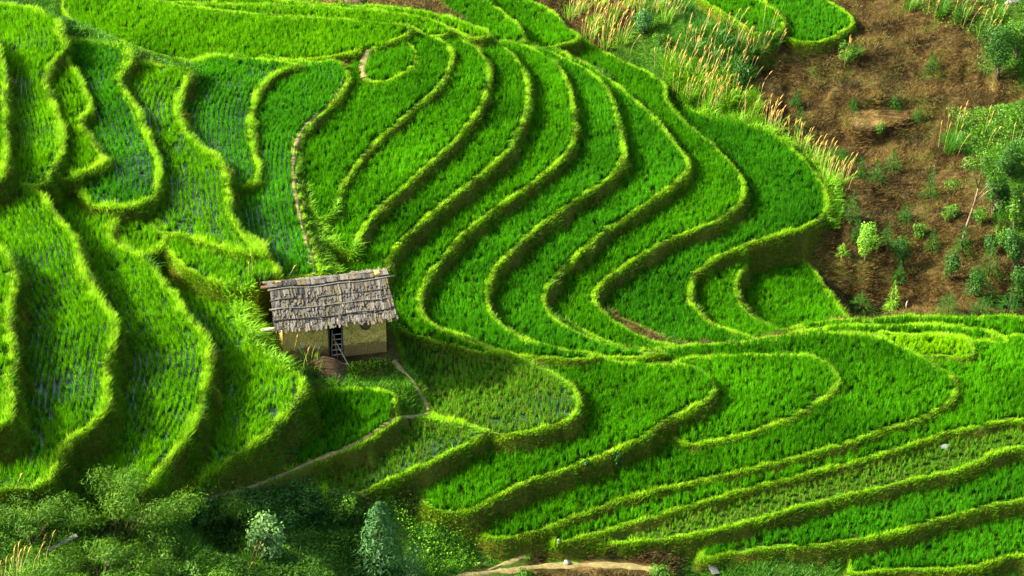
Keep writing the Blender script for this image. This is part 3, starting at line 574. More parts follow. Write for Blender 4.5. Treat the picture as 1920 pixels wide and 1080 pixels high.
# ------------------------------------------------------------------ shapes built of boxes and tubes
import bmesh
def tube_bm(bm, pts, radii, seg=6):
    rings = []
    for i, p in enumerate(pts):
        p = Vector(p); d = (Vector(pts[min(i + 1, len(pts) - 1)]) - Vector(pts[max(i - 1, 0)])).normalized()
        u = d.orthogonal().normalized(); v = d.cross(u)
        rings.append([bm.verts.new(p + (u * math.cos(a) + v * math.sin(a)) * radii[i]) for a in np.arange(seg) * 2 * math.pi / seg])
    for r0, r1 in zip(rings, rings[1:]):
        for k in range(seg): bm.faces.new((r0[k], r0[(k + 1) % seg], r1[(k + 1) % seg], r1[k]))
    bm.faces.new(rings[0][::-1]); bm.faces.new(rings[-1])
def box_bm(bm, c, s, rot=None):
    M = Matrix.Translation(Vector(c)) @ (rot.to_4x4() if rot else Matrix.Identity(4)) @ Matrix.Diagonal((*s, 1))
    bmesh.ops.create_cube(bm, size=1, matrix=M)
def obj(name, bm, m, parent=None, loc=None, smooth=False):
    me = bpy.data.meshes.new(name); bmesh.ops.recalc_face_normals(bm, faces=bm.faces); bm.to_mesh(me); bm.free()
    if smooth:
        me.polygons.foreach_set('use_smooth', np.ones(len(me.polygons), bool))
    me.materials.append(m); o = link(bpy.data.objects.new(name, me), parent)
    if loc is not None: o.location = loc
    return o
def tube(name, pts, radii, m, parent=None, seg=6, loc=None):
    bm = bmesh.new(); tube_bm(bm, pts, radii if hasattr(radii, '__len__') else [radii] * len(pts), seg); return obj(name, bm, m, parent, loc, True)
def empty(name, loc, label, cat, group=None, rz=0):
    o = bpy.data.objects.new(name, None); o.empty_display_size = .3; link(o); o.location = loc; o.rotation_euler.z = rz
    return tag(o, label, cat, group)

# ------------------------------------------------------------------ the hut
def mathn(n, l, v):
    a = n.new('ShaderNodeMath'); a.operation = 'MULTIPLY'; l.new(v, a.inputs[0]); a.inputs[1].default_value = .42; return a.outputs[0]
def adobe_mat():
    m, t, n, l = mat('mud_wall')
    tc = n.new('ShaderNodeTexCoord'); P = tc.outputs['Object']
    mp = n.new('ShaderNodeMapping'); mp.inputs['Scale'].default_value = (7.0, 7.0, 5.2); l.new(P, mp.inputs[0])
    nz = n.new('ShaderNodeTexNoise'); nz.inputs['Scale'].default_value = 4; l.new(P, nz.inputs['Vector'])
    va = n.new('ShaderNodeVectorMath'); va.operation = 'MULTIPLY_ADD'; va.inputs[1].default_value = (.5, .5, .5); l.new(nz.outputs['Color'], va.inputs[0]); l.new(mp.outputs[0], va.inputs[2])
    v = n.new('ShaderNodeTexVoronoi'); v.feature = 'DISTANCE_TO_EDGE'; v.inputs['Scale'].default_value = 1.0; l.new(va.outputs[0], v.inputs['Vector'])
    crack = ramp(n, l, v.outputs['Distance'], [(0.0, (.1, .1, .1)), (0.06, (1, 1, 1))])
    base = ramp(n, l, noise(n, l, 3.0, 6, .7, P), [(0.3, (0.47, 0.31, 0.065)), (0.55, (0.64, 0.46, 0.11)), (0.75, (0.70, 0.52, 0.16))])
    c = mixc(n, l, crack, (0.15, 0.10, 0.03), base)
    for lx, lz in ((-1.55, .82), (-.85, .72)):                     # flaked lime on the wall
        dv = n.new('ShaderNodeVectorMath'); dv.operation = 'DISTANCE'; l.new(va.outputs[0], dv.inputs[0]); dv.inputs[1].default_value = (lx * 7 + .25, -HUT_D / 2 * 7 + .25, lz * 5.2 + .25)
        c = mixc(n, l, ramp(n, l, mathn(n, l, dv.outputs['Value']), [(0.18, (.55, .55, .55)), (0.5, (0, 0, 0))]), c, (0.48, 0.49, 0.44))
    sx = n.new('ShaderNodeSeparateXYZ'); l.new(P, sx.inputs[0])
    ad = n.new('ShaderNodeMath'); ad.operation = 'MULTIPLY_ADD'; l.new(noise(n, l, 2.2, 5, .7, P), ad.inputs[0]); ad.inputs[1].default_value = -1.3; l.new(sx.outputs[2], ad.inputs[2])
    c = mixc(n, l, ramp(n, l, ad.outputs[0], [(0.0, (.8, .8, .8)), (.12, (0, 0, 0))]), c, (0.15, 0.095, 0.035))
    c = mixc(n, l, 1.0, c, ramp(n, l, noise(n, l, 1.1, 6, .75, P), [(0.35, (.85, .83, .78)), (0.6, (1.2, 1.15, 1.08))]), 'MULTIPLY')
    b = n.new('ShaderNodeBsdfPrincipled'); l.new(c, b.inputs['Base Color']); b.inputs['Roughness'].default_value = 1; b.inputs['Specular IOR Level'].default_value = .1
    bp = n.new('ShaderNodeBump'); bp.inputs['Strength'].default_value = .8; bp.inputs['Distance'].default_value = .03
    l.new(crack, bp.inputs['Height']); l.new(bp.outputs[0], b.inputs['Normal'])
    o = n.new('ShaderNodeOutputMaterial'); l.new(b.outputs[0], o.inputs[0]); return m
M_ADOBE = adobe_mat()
def wood(name, a, b, c): return solid_mat(name, [(0.3, a), (0.5, b), (0.72, c)], 4, .95, .5, 6, None, (1, 1, .12) if False else None, .1)
M_DARKW = wood('dark_timber', (0.035, 0.022, 0.012), (0.07, 0.045, 0.024), (0.11, 0.075, 0.04))
M_GREYW = wood('grey_timber', (0.085, 0.08, 0.06), (0.14, 0.132, 0.10), (0.20, 0.19, 0.15))
M_PALEW = wood('pale_pole', (0.25, 0.24, 0.16), (0.36, 0.34, 0.24), (0.46, 0.44, 0.33))
M_BAMB = wood('bamboo_orange', (0.22, 0.10, 0.025), (0.34, 0.17, 0.04), (0.42, 0.23, 0.07))
M_SH = [solid_mat('bark_shingle', [(p, tuple(.86 * c for c in col)) for p, col in st], 5, .95, .9, 6, 26, (1.6, .25, 1)) for st in (
    [(0.3, (0.050, 0.046, 0.035)), (0.7, (0.13, 0.12, 0.095))], [(0.3, (0.07, 0.065, 0.048)), (0.7, (0.165, 0.155, 0.122))],
    [(0.3, (0.095, 0.085, 0.062)), (0.7, (0.215, 0.195, 0.15))], [(0.3, (0.08, 0.066, 0.032)), (0.7, (0.17, 0.14, 0.075))],
    [(0.3, (0.025, 0.024, 0.019)), (0.7, (0.072, 0.068, 0.055))])]
hut = empty('hut', (HUT_C[0], HUT_C[1], HUT_Z), 'small mud-walled hut under a grey bark-shingle roof', 'hut', None, HUT_TH)
L2, D2, WH = HUT_L / 2, HUT_D / 2, 2.5
DX0, DX1, DH = 0.05 - .36, 0.05 + .36, 1.95            # door opening
RUN, DROP, EZ = 2.05, 1.05, 2.40
def wall_front():
    bm = bmesh.new(); t = .24; y = -D2 + t / 2
    box_bm(bm, ((-L2 + DX0) / 2, y, WH / 2 - .15), (DX0 + L2, t, WH + .3)); box_bm(bm, ((L2 + DX1) / 2, y, WH / 2 - .15), (L2 - DX1, t, WH + .3))
    box_bm(bm, ((DX0 + DX1) / 2, y, (DH + WH) / 2), (DX1 - DX0, t, WH - DH)); return bm
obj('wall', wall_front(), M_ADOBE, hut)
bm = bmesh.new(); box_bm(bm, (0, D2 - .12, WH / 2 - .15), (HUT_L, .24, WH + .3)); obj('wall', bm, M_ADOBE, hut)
for sx in (-1, 1):
    bm = bmesh.new(); x0, x1 = sx * (L2 - .24), sx * L2; yy = D2 - .24
    prof = [(-yy, -.3), (yy, -.3), (yy, WH), (0, WH + 1.15), (-yy, WH)]
    A = [bm.verts.new((x0, a, b)) for a, b in prof]; B = [bm.verts.new((x1, a, b)) for a, b in prof]
    bm.faces.new(A); bm.faces.new(B[::-1])
    for k in range(5): bm.faces.new((A[k], A[(k + 1) % 5], B[(k + 1) % 5], B[k]))
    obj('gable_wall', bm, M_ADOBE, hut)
bm = bmesh.new(); box_bm(bm, (0, 0, .02), (HUT_L - .5, HUT_D - .5, .05)); obj('floor', bm, M_DARKW, hut)
df = link(bpy.data.objects.new('door_frame', None), hut)
for nm, c, s_ in (('jamb', (DX0 + .035, -D2 + .08, DH / 2), (.07, .22, DH)), ('jamb', (DX1 - .035, -D2 + .08, DH / 2), (.07, .22, DH)), ('lintel', ((DX0 + DX1) / 2, -D2 - .02, DH + .05), (DX1 - DX0 + .3, .10, .12)), ('threshold', ((DX0 + DX1) / 2, -D2 + .05, .03), (DX1 - DX0, .2, .08))):
    bm = bmesh.new(); box_bm(bm, c, s_); obj(nm, bm, M_DARKW, df)
roof = link(bpy.data.objects.new('roof', None), hut); roof.location = (0, 0, EZ)
RL = 2.88                                                   # half length of the ridge
slope = math.atan2(DROP, RUN); SLEN = math.hypot(RUN, DROP)
for sy in (-1, 1):                                         # the boarding the shingles lie on
    bm = bmesh.new(); rot = Matrix.Rotation(-sy * slope, 3, 'X')
    box_bm(bm, (0, sy * RUN / 2, DROP / 2 - .05), (RL * 2 - .12, SLEN - .06, .03), rot); obj('deck', bm, M_DARKW, roof)
def sag(x): return -.07 * (1 - (x / RL) ** 2) + .03 * math.sin(x * 2.3)
proto = []
for v in range(10):                                        # ten split-bark shapes shared by every shingle
    bm = bmesh.new(); r = np.random.default_rng(v); wd, ln = r.uniform(.06, .105), r.uniform(.66, .95)
    xs = [-.5, -.17, .2, .5]; T1, T0_ = [], []
    for row, yy in enumerate((0, -.45, -1.0)):
        for x in xs:
            j = r.uniform(-.04, .04) if row == 2 else 0
            T1.append(bm.verts.new((x * wd * (1 + r.uniform(-.08, .08)), (yy + j) * ln, .022 + r.uniform(0, .016) + (.012 if row == 2 else 0))))
            T0_.append(bm.verts.new((x * wd, (yy + j) * ln, 0)))
    for rr in range(2):
        for c in range(3):
            a = rr * 4 + c; bm.faces.new((T1[a], T1[a + 1], T1[a + 5], T1[a + 4])[::-1])
    for c in range(3): bm.faces.new((T1[8 + c], T1[9 + c], T0_[9 + c], T0_[8 + c]))
    for rr in range(2):
        for c in (0, 3): bm.faces.new((T1[rr * 4 + c], T1[rr * 4 + 4 + c], T0_[rr * 4 + 4 + c], T0_[rr * 4 + c]))
    bmesh.ops.recalc_face_normals(bm, faces=bm.faces); me = bpy.data.meshes.new('shingle'); bm.to_mesh(me); bm.free(); me.materials.append(M_SH[v % 5]); proto.append(me)
COURSES = 6
r = np.random.default_rng(21)
def shingles(sy):
    out = []
    for c in list(range(COURSES)) + [COURSES - 1.12]:
        y = (c * .86 / (COURSES - 1)) * SLEN * .93; x = -RL + .05
        while x < RL - .03:
            jit = (r.uniform(-.10, .08) if c < 5 else r.uniform(-.02, .02)) + (.05 if c < 5 else .02) * math.sin(x * 1.7 + c)
            d = y + jit + .02; off = RUN - 0
            px_, py_, pz = x, -d * math.cos(slope), DROP - d * math.sin(slope) + .07 - .012 * c + sag(x) + r.uniform(0, .018)
            px_ *= 1 + .05 * (-py_ / RUN - .5)
            out.append((px_, py_, pz, r.uniform(-.05, .05), slope - .04 - r.uniform(0, .025) - (.07 if r.uniform() < .04 else 0), r.integers(0, 10))); x += r.uniform(.058, .085)
    return out
front = shingles(-1); keep = set(np.argsort([-abs(a[1]) for a in front])[:300].tolist())
for n_, (x, y, z, rz, rx, v) in enumerate(front):
    if n_ not in keep: continue
    o = link(bpy.data.objects.new('shingle', proto[v]), roof); o.location = (x, y, z); o.rotation_euler = (rx, r.uniform(-.08, .08), rz)
def more_shingles():
    bm = bmesh.new()
    for rot_, L in ((0, [f for n_, f in enumerate(front) if n_ not in keep]), (math.pi, shingles(1))):
        for (x, y, z, rz, rx, v) in L:
            Mx = Matrix.Rotation(rot_, 4, 'Z') @ Matrix.Translation((x, y, z)) @ Matrix.Rotation(rz, 4, 'Z') @ Matrix.Rotation(rx, 4, 'X')
            n0, f0 = len(bm.verts), len(bm.faces); bm.from_mesh(proto[v]); bm.verts.ensure_lookup_table(); bm.faces.ensure_lookup_table()
            bmesh.ops.transform(bm, matrix=Mx, verts=bm.verts[n0:])
            for f in bm.faces[f0:]: f.material_index = int(v) % 5
    return bm
ms = obj('shingles', more_shingles(), M_SH[0], roof); tag(ms, kind='stuff')
for m_ in M_SH[1:]: ms.data.materials.append(m_)
for c in range(1, 5):                            # poles that hold each course down
    d = (.04, .17, .44, .66, .93)[c] * SLEN; pts = [(x, -d * math.cos(slope) - .02, DROP - d * math.sin(slope) + .145 + sag(x) + .02 * math.sin(3 * x + c)) for x in np.linspace(-RL - .05, RL + (.35 if c == 1 else .1), 14)]
    tube('batten', pts, .028 if c != 1 else .036, M_GREYW if c % 2 else M_SH[4], roof)
for k in range(26):                                        # bark pieces folded over the ridge
    bm = bmesh.new(); x = -RL + .1 + k * (2 * RL - .2) / 25; wd = r.uniform(.16, .40)
    for sy in (-1, 1): box_bm(bm, (x, sy * .13, DROP + .085 + sag(x) + r.uniform(0, .03)), (wd, .30, .035), Matrix.Rotation(-sy * (slope - .15), 3, 'X') @ Matrix.Rotation(r.uniform(-.12, .12), 3, 'Z'))
    obj('ridge_piece', bm, M_SH[int(r.integers(0, 5))], roof)
for y, z, ex in ((0, DROP - .1, .35), (-RUN * .55, DROP * .45 - .12, .12), (RUN * .55, DROP * .45 - .12, .2)):
    tube('purlin', [(-RL - ex, y, z), (RL - .1, y, z)], .06, M_DARKW, roof)
tube('beam_end', [(-L2 - .95, -D2 + .5, EZ - .75), (-L2 + .1, -D2 + .5, EZ - .72)], .10, M_PALEW, hut)
# ladder standing in the doorway, poles, hanging basket
def hw(x, y, z): return hut.matrix_basis_world @ Vector((x, y, z)) if False else Vector((HUT_C[0] + x * math.cos(HUT_TH) - y * math.sin(HUT_TH), HUT_C[1] + x * math.sin(HUT_TH) + y * math.cos(HUT_TH), HUT_Z + z))
lad = empty('ladder', hw(0.05, -D2 - .18, .02), 'grey wooden ladder standing in the dark hut doorway', 'ladder', None, HUT_TH); lad.rotation_euler = (-.10, .05, HUT_TH)
for sx in (-1, 1): tube('rail', [(sx * .25, 0, 0), (sx * .225, 0, 1.62 + .08 * sx)], .035, M_GREYW, lad)
for k in range(5): tube('rung', [(-.26, 0, .22 + k * .27), (.26, 0, .24 + k * .27)], .026, M_PALEW, lad)
pl = empty('bamboo_pole', hw(.02, -D2 - .28, .03), 'orange bamboo pole leaning on the ladder', 'pole'); tube('pole', [(.06, 0, 0), (-.10, .12, 1.35)], .028, M_BAMB, pl)
pl = empty('leaning_stick', hw(.52, -D2 - 1.0, .0), 'long pale stick leaning from the grass into the doorway', 'stick'); tube('stick', [(0, 0, .02), tuple(hw(.02, -D2 - .22, 1.0) - hw(.52, -D2 - 1.0, 0))], .025, M_PALEW, pl)
bk = empty('basket', hw(1.52, -D2 - .02, 1.62), 'round woven basket hanging on the hut wall', 'basket', None, HUT_TH)
bm = bmesh.new(); prev = None
for rr, yy in ((.02, -.12), (.10, -.13), (.17, -.10), (.22, -.05), (.235, -.01), (.22, 0)):
    ring = [bm.verts.new((rr * math.cos(a), yy, rr * math.sin(a))) for a in np.arange(18) * 2 * math.pi / 18]
    if prev: [bm.faces.new((prev[k], prev[(k + 1) % 18], ring[(k + 1) % 18], ring[k])) for k in range(18)]
    else: bm.faces.new(ring)
    prev = ring
M_BASK = wood('woven_cane', (0.07, 0.06, 0.025), (0.12, 0.10, 0.04), (0.17, 0.14, 0.06)); obj('body', bm, M_BASK, bk)
tube('hoop', [(.235 * math.cos(a), -.02, .235 * math.sin(a)) for a in np.linspace(0, 2 * math.pi, 19)], .02, M_DARKW, bk)
# heap of dark compost against the wall
M_HEAP = solid_mat('compost', [(0.3, (0.020, 0.012, 0.006)), (0.55, (0.055, 0.034, 0.016)), (0.78, (0.13, 0.085, 0.04))], 9, 1, 1.0, 7, 18)
def mound(name, c, rx, ry, h, rz, m, seed, n=40):
    w1 = Waves(10, .3, 1.0, seed); bm = bmesh.new(); g = []
    for i in range(9):
        f = i / 8; row = []
        for a in np.arange(n) * 2 * math.pi / n:
            x, y = rx * f * math.cos(a) * (1 + .12 * math.sin(3 * a + seed)), ry * f * math.sin(a)
            X = x * math.cos(rz) - y * math.sin(rz); Y = x * math.sin(rz) + y * math.cos(rz)
            zz = h * (1 - f ** 1.6) * (1 + .12 * float(w1(X, Y))) + float(hgt(c[0] + X, c[1] + Y)) - c[2] - .04 * f
            row.append(bm.verts.new((X, Y, zz)))
            if i == 0: break
        g.append(row)
    for k in range(n): bm.faces.new((g[0][0], g[1][k], g[1][(k + 1) % n]))
    for i in range(1, 8):
        for k in range(n): bm.faces.new((g[i][k], g[i + 1][k], g[i + 1][(k + 1) % n], g[i][(k + 1) % n]))
    return obj(name, bm, m, None, c, True)
hc = ground(611, 688); tag(mound('compost_heap', hc, 1.5, .85, .5, R(-30), M_HEAP, 4), 'dark brown compost heap against the hut wall', 'heap')

# ------------------------------------------------------------------ plants
M_BARK = wood('bark', (0.05, 0.035, 0.02), (0.10, 0.075, 0.045), (0.17, 0.135, 0.09))
M_PBARK = wood('pale_bark', (0.09, 0.062, 0.034), (0.16, 0.12, 0.07), (0.24, 0.19, 0.12))
LM = {
 'lime': leaf_mat('lime_leaves', (0.10, 0.27, 0.012), (0.24, 0.48, 0.035), .4, .2, 2.0, None, .012),
 'dark': leaf_mat('dark_leaves', (0.012, 0.058, 0.005), (0.042, 0.140, 0.012), .3, .3, 1.0, None, .012),
 'mid': leaf_mat('mid_leaves', (0.018, 0.080, 0.004), (0.100, 0.240, 0.010), .35, .35, 1.0, None, .012),
 'pale': leaf_mat('pale_leaves', (0.035, 0.12, 0.020), (0.20, 0.36, 0.10), .35, .2, 2.0, None, .012),
 'blue': leaf_mat('bluish_needles', (0.020, 0.085, 0.018), (0.075, 0.205, 0.048), .3, .25, 1.2, None, .012),
 'fern': leaf_mat('feathery_leaves', (0.024, 0.092, 0.003), (0.105, 0.240, 0.008), .4, .35, .6, None, .012),
}
def crown_pts(blobs, n, shell=.5):
    v = np.array([a * b * c for _, (a, b, c) in blobs]); s = rng.choice(len(blobs), n, p=v ** .7 / (v ** .7).sum())
    C = np.array([b[0] for b in blobs])[s]; Rr = np.array([b[1] for b in blobs])[s]
    u = rng.normal(size=(n, 3)); u /= np.linalg.norm(u, axis=1)[:, None]
    rad = rng.uniform(shell, 1.0, n) ** .6 * (1 + .15 * np.sin(u[:, 0] * 7 + s) * np.cos(u[:, 1] * 6 + s * 2))
    P = C + u * Rr * rad[:, None]
    nr = u + rng.normal(0, .6, (n, 3)) + np.array([-.2, -.2, .5]); nr /= np.linalg.norm(nr, axis=1)[:, None]
    return P, nr
def bush(px, py, hw_, hh_, kind, label, cat='bush', name='bush', group=None, n=900, leaf=.11, nblob=9, trunk=True, ratio=.55, lift=.5, open_=.35):
    """a shrub whose foot is seen at (px, py); half width and height in pixels"""
    g = ground(px, py); sc = FPX / (Vector((0, CY, CZ)) - g).length; w_, h_ = hw_ / sc, hh_ / sc / .87
    e = empty(name, g, label, cat, group); bl = []
    for k in range(nblob):
        a = rng.uniform(0, 2 * math.pi); f = rng.uniform(.1, .8); z = h_ * rng.uniform(lift * .5, .85)
        taper = 1.0 - .45 * (z / h_); q = rng.uniform(.26, .45)
        bl.append(((math.cos(a) * f * w_ * taper, math.sin(a) * f * w_ * taper, z), (w_ * q, w_ * q, h_ * q * .6)))
    bl.append(((0, 0, h_ * .55), (w_ * .5, w_ * .5, h_ * .38)))
    P, nr = crown_pts(bl, n, open_); P[:, 2] = np.maximum(P[:, 2], .03)
    tint = np.clip(rng.uniform(0, 1, n) * .8 + .1, 0, 1)
    o = link(bpy.data.objects.new('crown', leaves_mesh('crown', P, rng.uniform(.6, 1.3, n) * leaf, nr, LM[kind], tint, ratio)), e); tag(o, kind='stuff')
    if trunk:
        bm = bmesh.new()
        for k in range(5):
            c = Vector(bl[k][0]); tube_bm(bm, [(0, 0, -.05), tuple(c * .5 + Vector((0, 0, h_ * .08))), tuple(c)], [.045 * w_ ** .5 + .01, .03 * w_ ** .5, .008], 5)
        obj('stems', bm, M_BARK, e)
    return e
def seedling(px, py, hw_, hh_, label, kind='dark', n=260, group='young conifers planted on the brown slope'):
    g = ground(px, py); sc = FPX / (Vector((0, CY, CZ)) - g).length; w_, h_ = hw_ / sc, hh_ / sc / .87
    e = empty('young_conifer', g, label, 'young conifer', group)
    t = rng.uniform(0.02, 1, n) ** 1.25; a = rng.uniform(0, 2 * np.pi, n); rr = w_ * (1 - t) ** .75 * (.75 + .25 * np.sin(t * 28)) + .02
    f = rng.uniform(.15, .8, n); u = np.stack([np.cos(a), np.sin(a)], 1)
    root = np.concatenate([u * (rr * f)[:, None], (t * h_)[:, None]], 1)
    me = blades_mesh('needles', root, rng.uniform(.06, .16, n) * h_, rng.uniform(.03, .06, n), u * (rr * .75)[:, None], a + np.pi / 2, LM[kind], rng.uniform(0, 1, n), .9)
    tag(link(bpy.data.objects.new('needles', me), e), kind='stuff')
    tube('trunk', [(0, 0, -.05), (0, 0, h_ * .95)], [.02 + .01 * h_, .006], M_BARK, e, 5)
    return e
M_PLUME = solid_mat('gold_plume', [(0.3, (0.26, 0.16, 0.03)), (0.7, (0.46, 0.31, 0.07))], 5, 1, .6, 4, 20)
M_PLUMEP = solid_mat('pale_plume', [(0.3, (0.32, 0.20, 0.035)), (0.7, (0.52, 0.35, 0.08))], 5, 1, .6, 4, 20)
M_STALK = solid_mat('reed_stalk', [(0.3, (0.22, 0.16, 0.05)), (0.7, (0.36, 0.28, 0.10))], 3, 1, 0)
def reeds(px, py, hh_, nl, npl, label, gold=0, spread=.55, group='clumps of plumed reed'):
    g = ground(px, py); sc = FPX / (Vector((0, CY, CZ)) - g).length; h_ = hh_ / sc / .87
    e = empty('reed_clump', g, label, 'reed clump', group)
    if nl:
        a = rng.uniform(0, 2 * np.pi, nl); u = np.stack([np.cos(a), np.sin(a)], 1); Hh = rng.uniform(.5, .95, nl) * h_
        base_ = u * (rng.uniform(0, spread, nl) ** .7 * spread)[:, None]
        root = np.concatenate([base_, (hgt(base_[:, 0] + g.x, base_[:, 1] + g.y) - g.z - .03)[:, None]], 1)
        me = blades_mesh('leaves', root, Hh, rng.uniform(.03, .055, nl), u * (Hh * rng.uniform(.2, .7, nl))[:, None] + np.array([.12, -.05]) * h_, a + np.pi / 2 + rng.normal(0, .6, nl), M_WEED if not gold else M_WEEDB, rng.uniform(0, .7, nl), .5)
        tag(link(bpy.data.objects.new('leaves', me), e), kind='stuff')
    if npl:
        u = rng.normal(0, 1, (npl, 2)) * .45 * spread * 1.6; ln = u * .3 + np.array([.28, .02]) * h_ * rng.uniform(.4, 1.1, npl)[:, None]
        z0 = hgt(u[:, 0] + g.x, u[:, 1] + g.y) - g.z; Hh = h_ * rng.uniform(.85, 1.12, npl)
        V = []; F = []; bm = bmesh.new(); bs = bmesh.new()
        for k in range(npl):
            b0 = Vector((u[k, 0], u[k, 1], z0[k] - .03)); tp = b0 + Vector((ln[k, 0], ln[k, 1], Hh[k])); md = (b0 + tp) * .5 + Vector((-ln[k, 0] * .15, -ln[k, 1] * .15, .05))
            tube_bm(bs, [b0, md, tp], [.011, .009, .006], 3)
            d = (tp - md).normalized(); pl_ = rng.uniform(.30, .48) * min(1.15, h_ / 1.5)
            tube_bm(bm, [tp - d * pl_ * .45, tp - d * pl_ * .15, tp + d * pl_ * .2, tp + d * pl_ * .55 + Vector((.03, 0, -.02))], [.006, .034, .028, .003], 5)
        tag(obj('stalks', bs, M_STALK, e), kind='stuff'); tag(obj('plumes', bm, M_PLUME if gold < 2 else M_PLUMEP, e), kind='stuff')
    return e


FR = 0
for px, py, lab, gold in [(x, y, 'pale golden reed clump beside the steep strip at the top', 2) for x, y in ((1068,38),(1090,22),(1112,50),(1125,15),(1140,65),(1150,35),(1165,85),(1180,18),(1205,28),(1230,22),(1250,40),(1105,75),(1135,95))] + \
    [(x, y, 'dark green reed clump with golden plumes under the rounded terrace', 0) for x, y in ((1290,75),(1315,60),(1340,80),(1365,60),(1300,105),(1330,120),(1355,100),(1385,85),(1400,110),(1425,95),(1445,80),(1375,130),(1400,145),(1350,145),(1320,140))] + \
    [(x, y, 'reed clump with ripe gold plumes on the bank above the fan', 1) for x, y in ((1250,130),(1275,140),(1300,160),(1320,175),(1345,190),(1365,200),(1385,195),(1290,190),(1330,212))] + \
    [(x, y, 'thin golden reed clump fringing the broad outermost terrace', 1) for x, y in ((1415,222),(1435,245),(1455,255),(1500,280),(1520,300),(1545,318),(1560,335),(1580,350))] + \
    [(x, y, 'reed clump among the shrubs at the top of the brown slope', 0) for x, y in ((1705,20),(1760,30),(1800,40),(1840,70),(1870,40),(1600,110))] + \
    [(x, y, 'dark reed clump on the gully side of the slope', 0) for x, y in ((1800,245),(1850,260),(1780,285),(1905,290))]:
    h_ = {0: 38, 1: 40, 2: 34}[gold] * rng.uniform(.8, 1.15)
    thin = 'fringing' in lab
    if thin: lab = ['first','second','third','fourth','fifth','sixth','seventh','last'][FR] + ' golden reed clump down the outer edge of the broad outermost terrace'; FR += 1
    reeds(px, py, h_, int((30 if thin else 90 if gold < 2 else 45)), int({0: 6, 1: 9, 2: 11}[gold] * rng.uniform(.7, 1.3)), lab, gold)
for px, py, h_, npl, lab in ((548,668,62,9,'reed clump with orange plumes in front of the hut wall'), (585,700,60,4,'few bent reed plumes over the compost heap'), (498,560,34,4,'short plumed reeds behind the hut gable'), (35,1092,60,12,'orange plumed reeds in the bottom corner'), (8,968,36,4,'small plumed reeds at the edge of the thicket'), (470,1062,40,5,'plumed reeds beside the pale-leaved shrub')):
    reeds(px, py, h_, 30, npl, lab, 1, .6)
# the shrubs that stand out
bush(1622,487,31,66,'lime','bright lime-green round bush on the brown slope',n=1500,leaf=.13)
bush(1692,498,30,56,'dark','dark rounded bush beside the lime-green one',n=1600,leaf=.10)
bush(1870,150,48,95,'dark','big dark tree below the thin pole in the top corner','tree','tree',n=3000,leaf=.14,nblob=14)
bush(1905,110,40,70,'mid','mid-green bush behind the big dark tree',n=1500,leaf=.14)
bush(1860,405,42,90,'dark','dark bushy tree behind the bare-stemmed tree','tree','tree',n=2600,leaf=.14,nblob=12)
bush(1900,430,30,70,'mid','green bushy tree at the right rim of the slope','tree','tree',n=1600,leaf=.14)
bush(1912,560,30,60,'dark','dark shrub at the very edge of the slope foot',n=1400,leaf=.11)
bush(1880,470,26,46,'mid','dull green shrub between the big shrubs of the slope',n=1000,leaf=.11)
bush(1858,480,22,40,'dark','dark shrub below the bushy trees of the slope',n=900,leaf=.11)
bush(1890,330,44,60,'dark','dark spreading shrub above the bushy trees',n=1800,leaf=.13)
bush(1902,502,32,70,'dark','large dark shrub low on the brown slope',n=1800,leaf=.12)
bush(1828,558,28,55,'dark','broad dark shrub under the bare-stemmed tree',n=1400,leaf=.11)
bush(1785,520,24,48,'dark','dark shrub with a drooping side at the foot of the slope',n=1100,leaf=.11)
bush(1205,62,34,42,'blue','bluish-green bush among the pale reeds',n=1200,leaf=.13)
bush(1390,175,30,60,'dark','dark leafy bush at the end of the reed bank',n=1300,leaf=.13)
bush(1240,95,30,30,'mid','low green bush on the reed bank beside the fan',n=900,leaf=.12)
bush(1725,445,18,30,'mid','small leafy bush up the slope from the dark rounded one',n=600)
bush(1788,412,26,28,'mid','flat grey-green bush left of the bare stem',n=700)
bush(1840,420,26,30,'mid','low bush under the crown of the bare-stemmed tree',n=700)
bush(1650,250,16,18,'mid','small bush hanging under the straw ledge',n=300)
bush(1585,118,28,36,'mid','clump of yellowing bush at the corner of the dark rounded terrace',n=800)
bush(500,1042,52,70,'pale','pale-leaved shrub standing out of the thicket',n=1300,leaf=.19)
bush(1236,1088,34,24,'mid','low round bush beside the dirt track',n=900,leaf=.1)
bush(985,1090,30,18,'mid','tuft of green bush at the end of the dirt track',n=600,leaf=.1)
bush(775,1090,42,70,'blue','bluish bush beside the conical conifer',n=2000,leaf=.09,ratio=.3)
bush(1100,875+0,12,14,'dark','small dark tuft on the shaded bank below the big terrace',n=160)
bush(1158,880,14,36,'dark','dark creeper hanging down the bank of the big terrace',n=400)
bush(580,965,45,45,'dark','dark glossy shrub at the edge of the path bank',n=1800,leaf=.12)
bush(640,975,50,40,'mid','leafy green shrub next to the conical conifer',n=1800,leaf=.12)
bush(440,975,60,50,'mid','spreading green shrub under the footpath end',n=2200,leaf=.11,ratio=.3)
bush(370,985,50,45,'dark','dark shrub between the feathery trees and the path',n=1800,leaf=.11)
bush(300,1090,60,38,'fern','feathery shrub at the bottom edge',n=2200,leaf=.14,ratio=.22)
bush(420,1098,60,34,'mid','bright leafy shrub at the bottom edge below the pale one',n=2000,leaf=.11)
bush(580,1098,60,32,'mid','leafy bush between the conical conifer and the pale shrub',n=2000,leaf=.11)
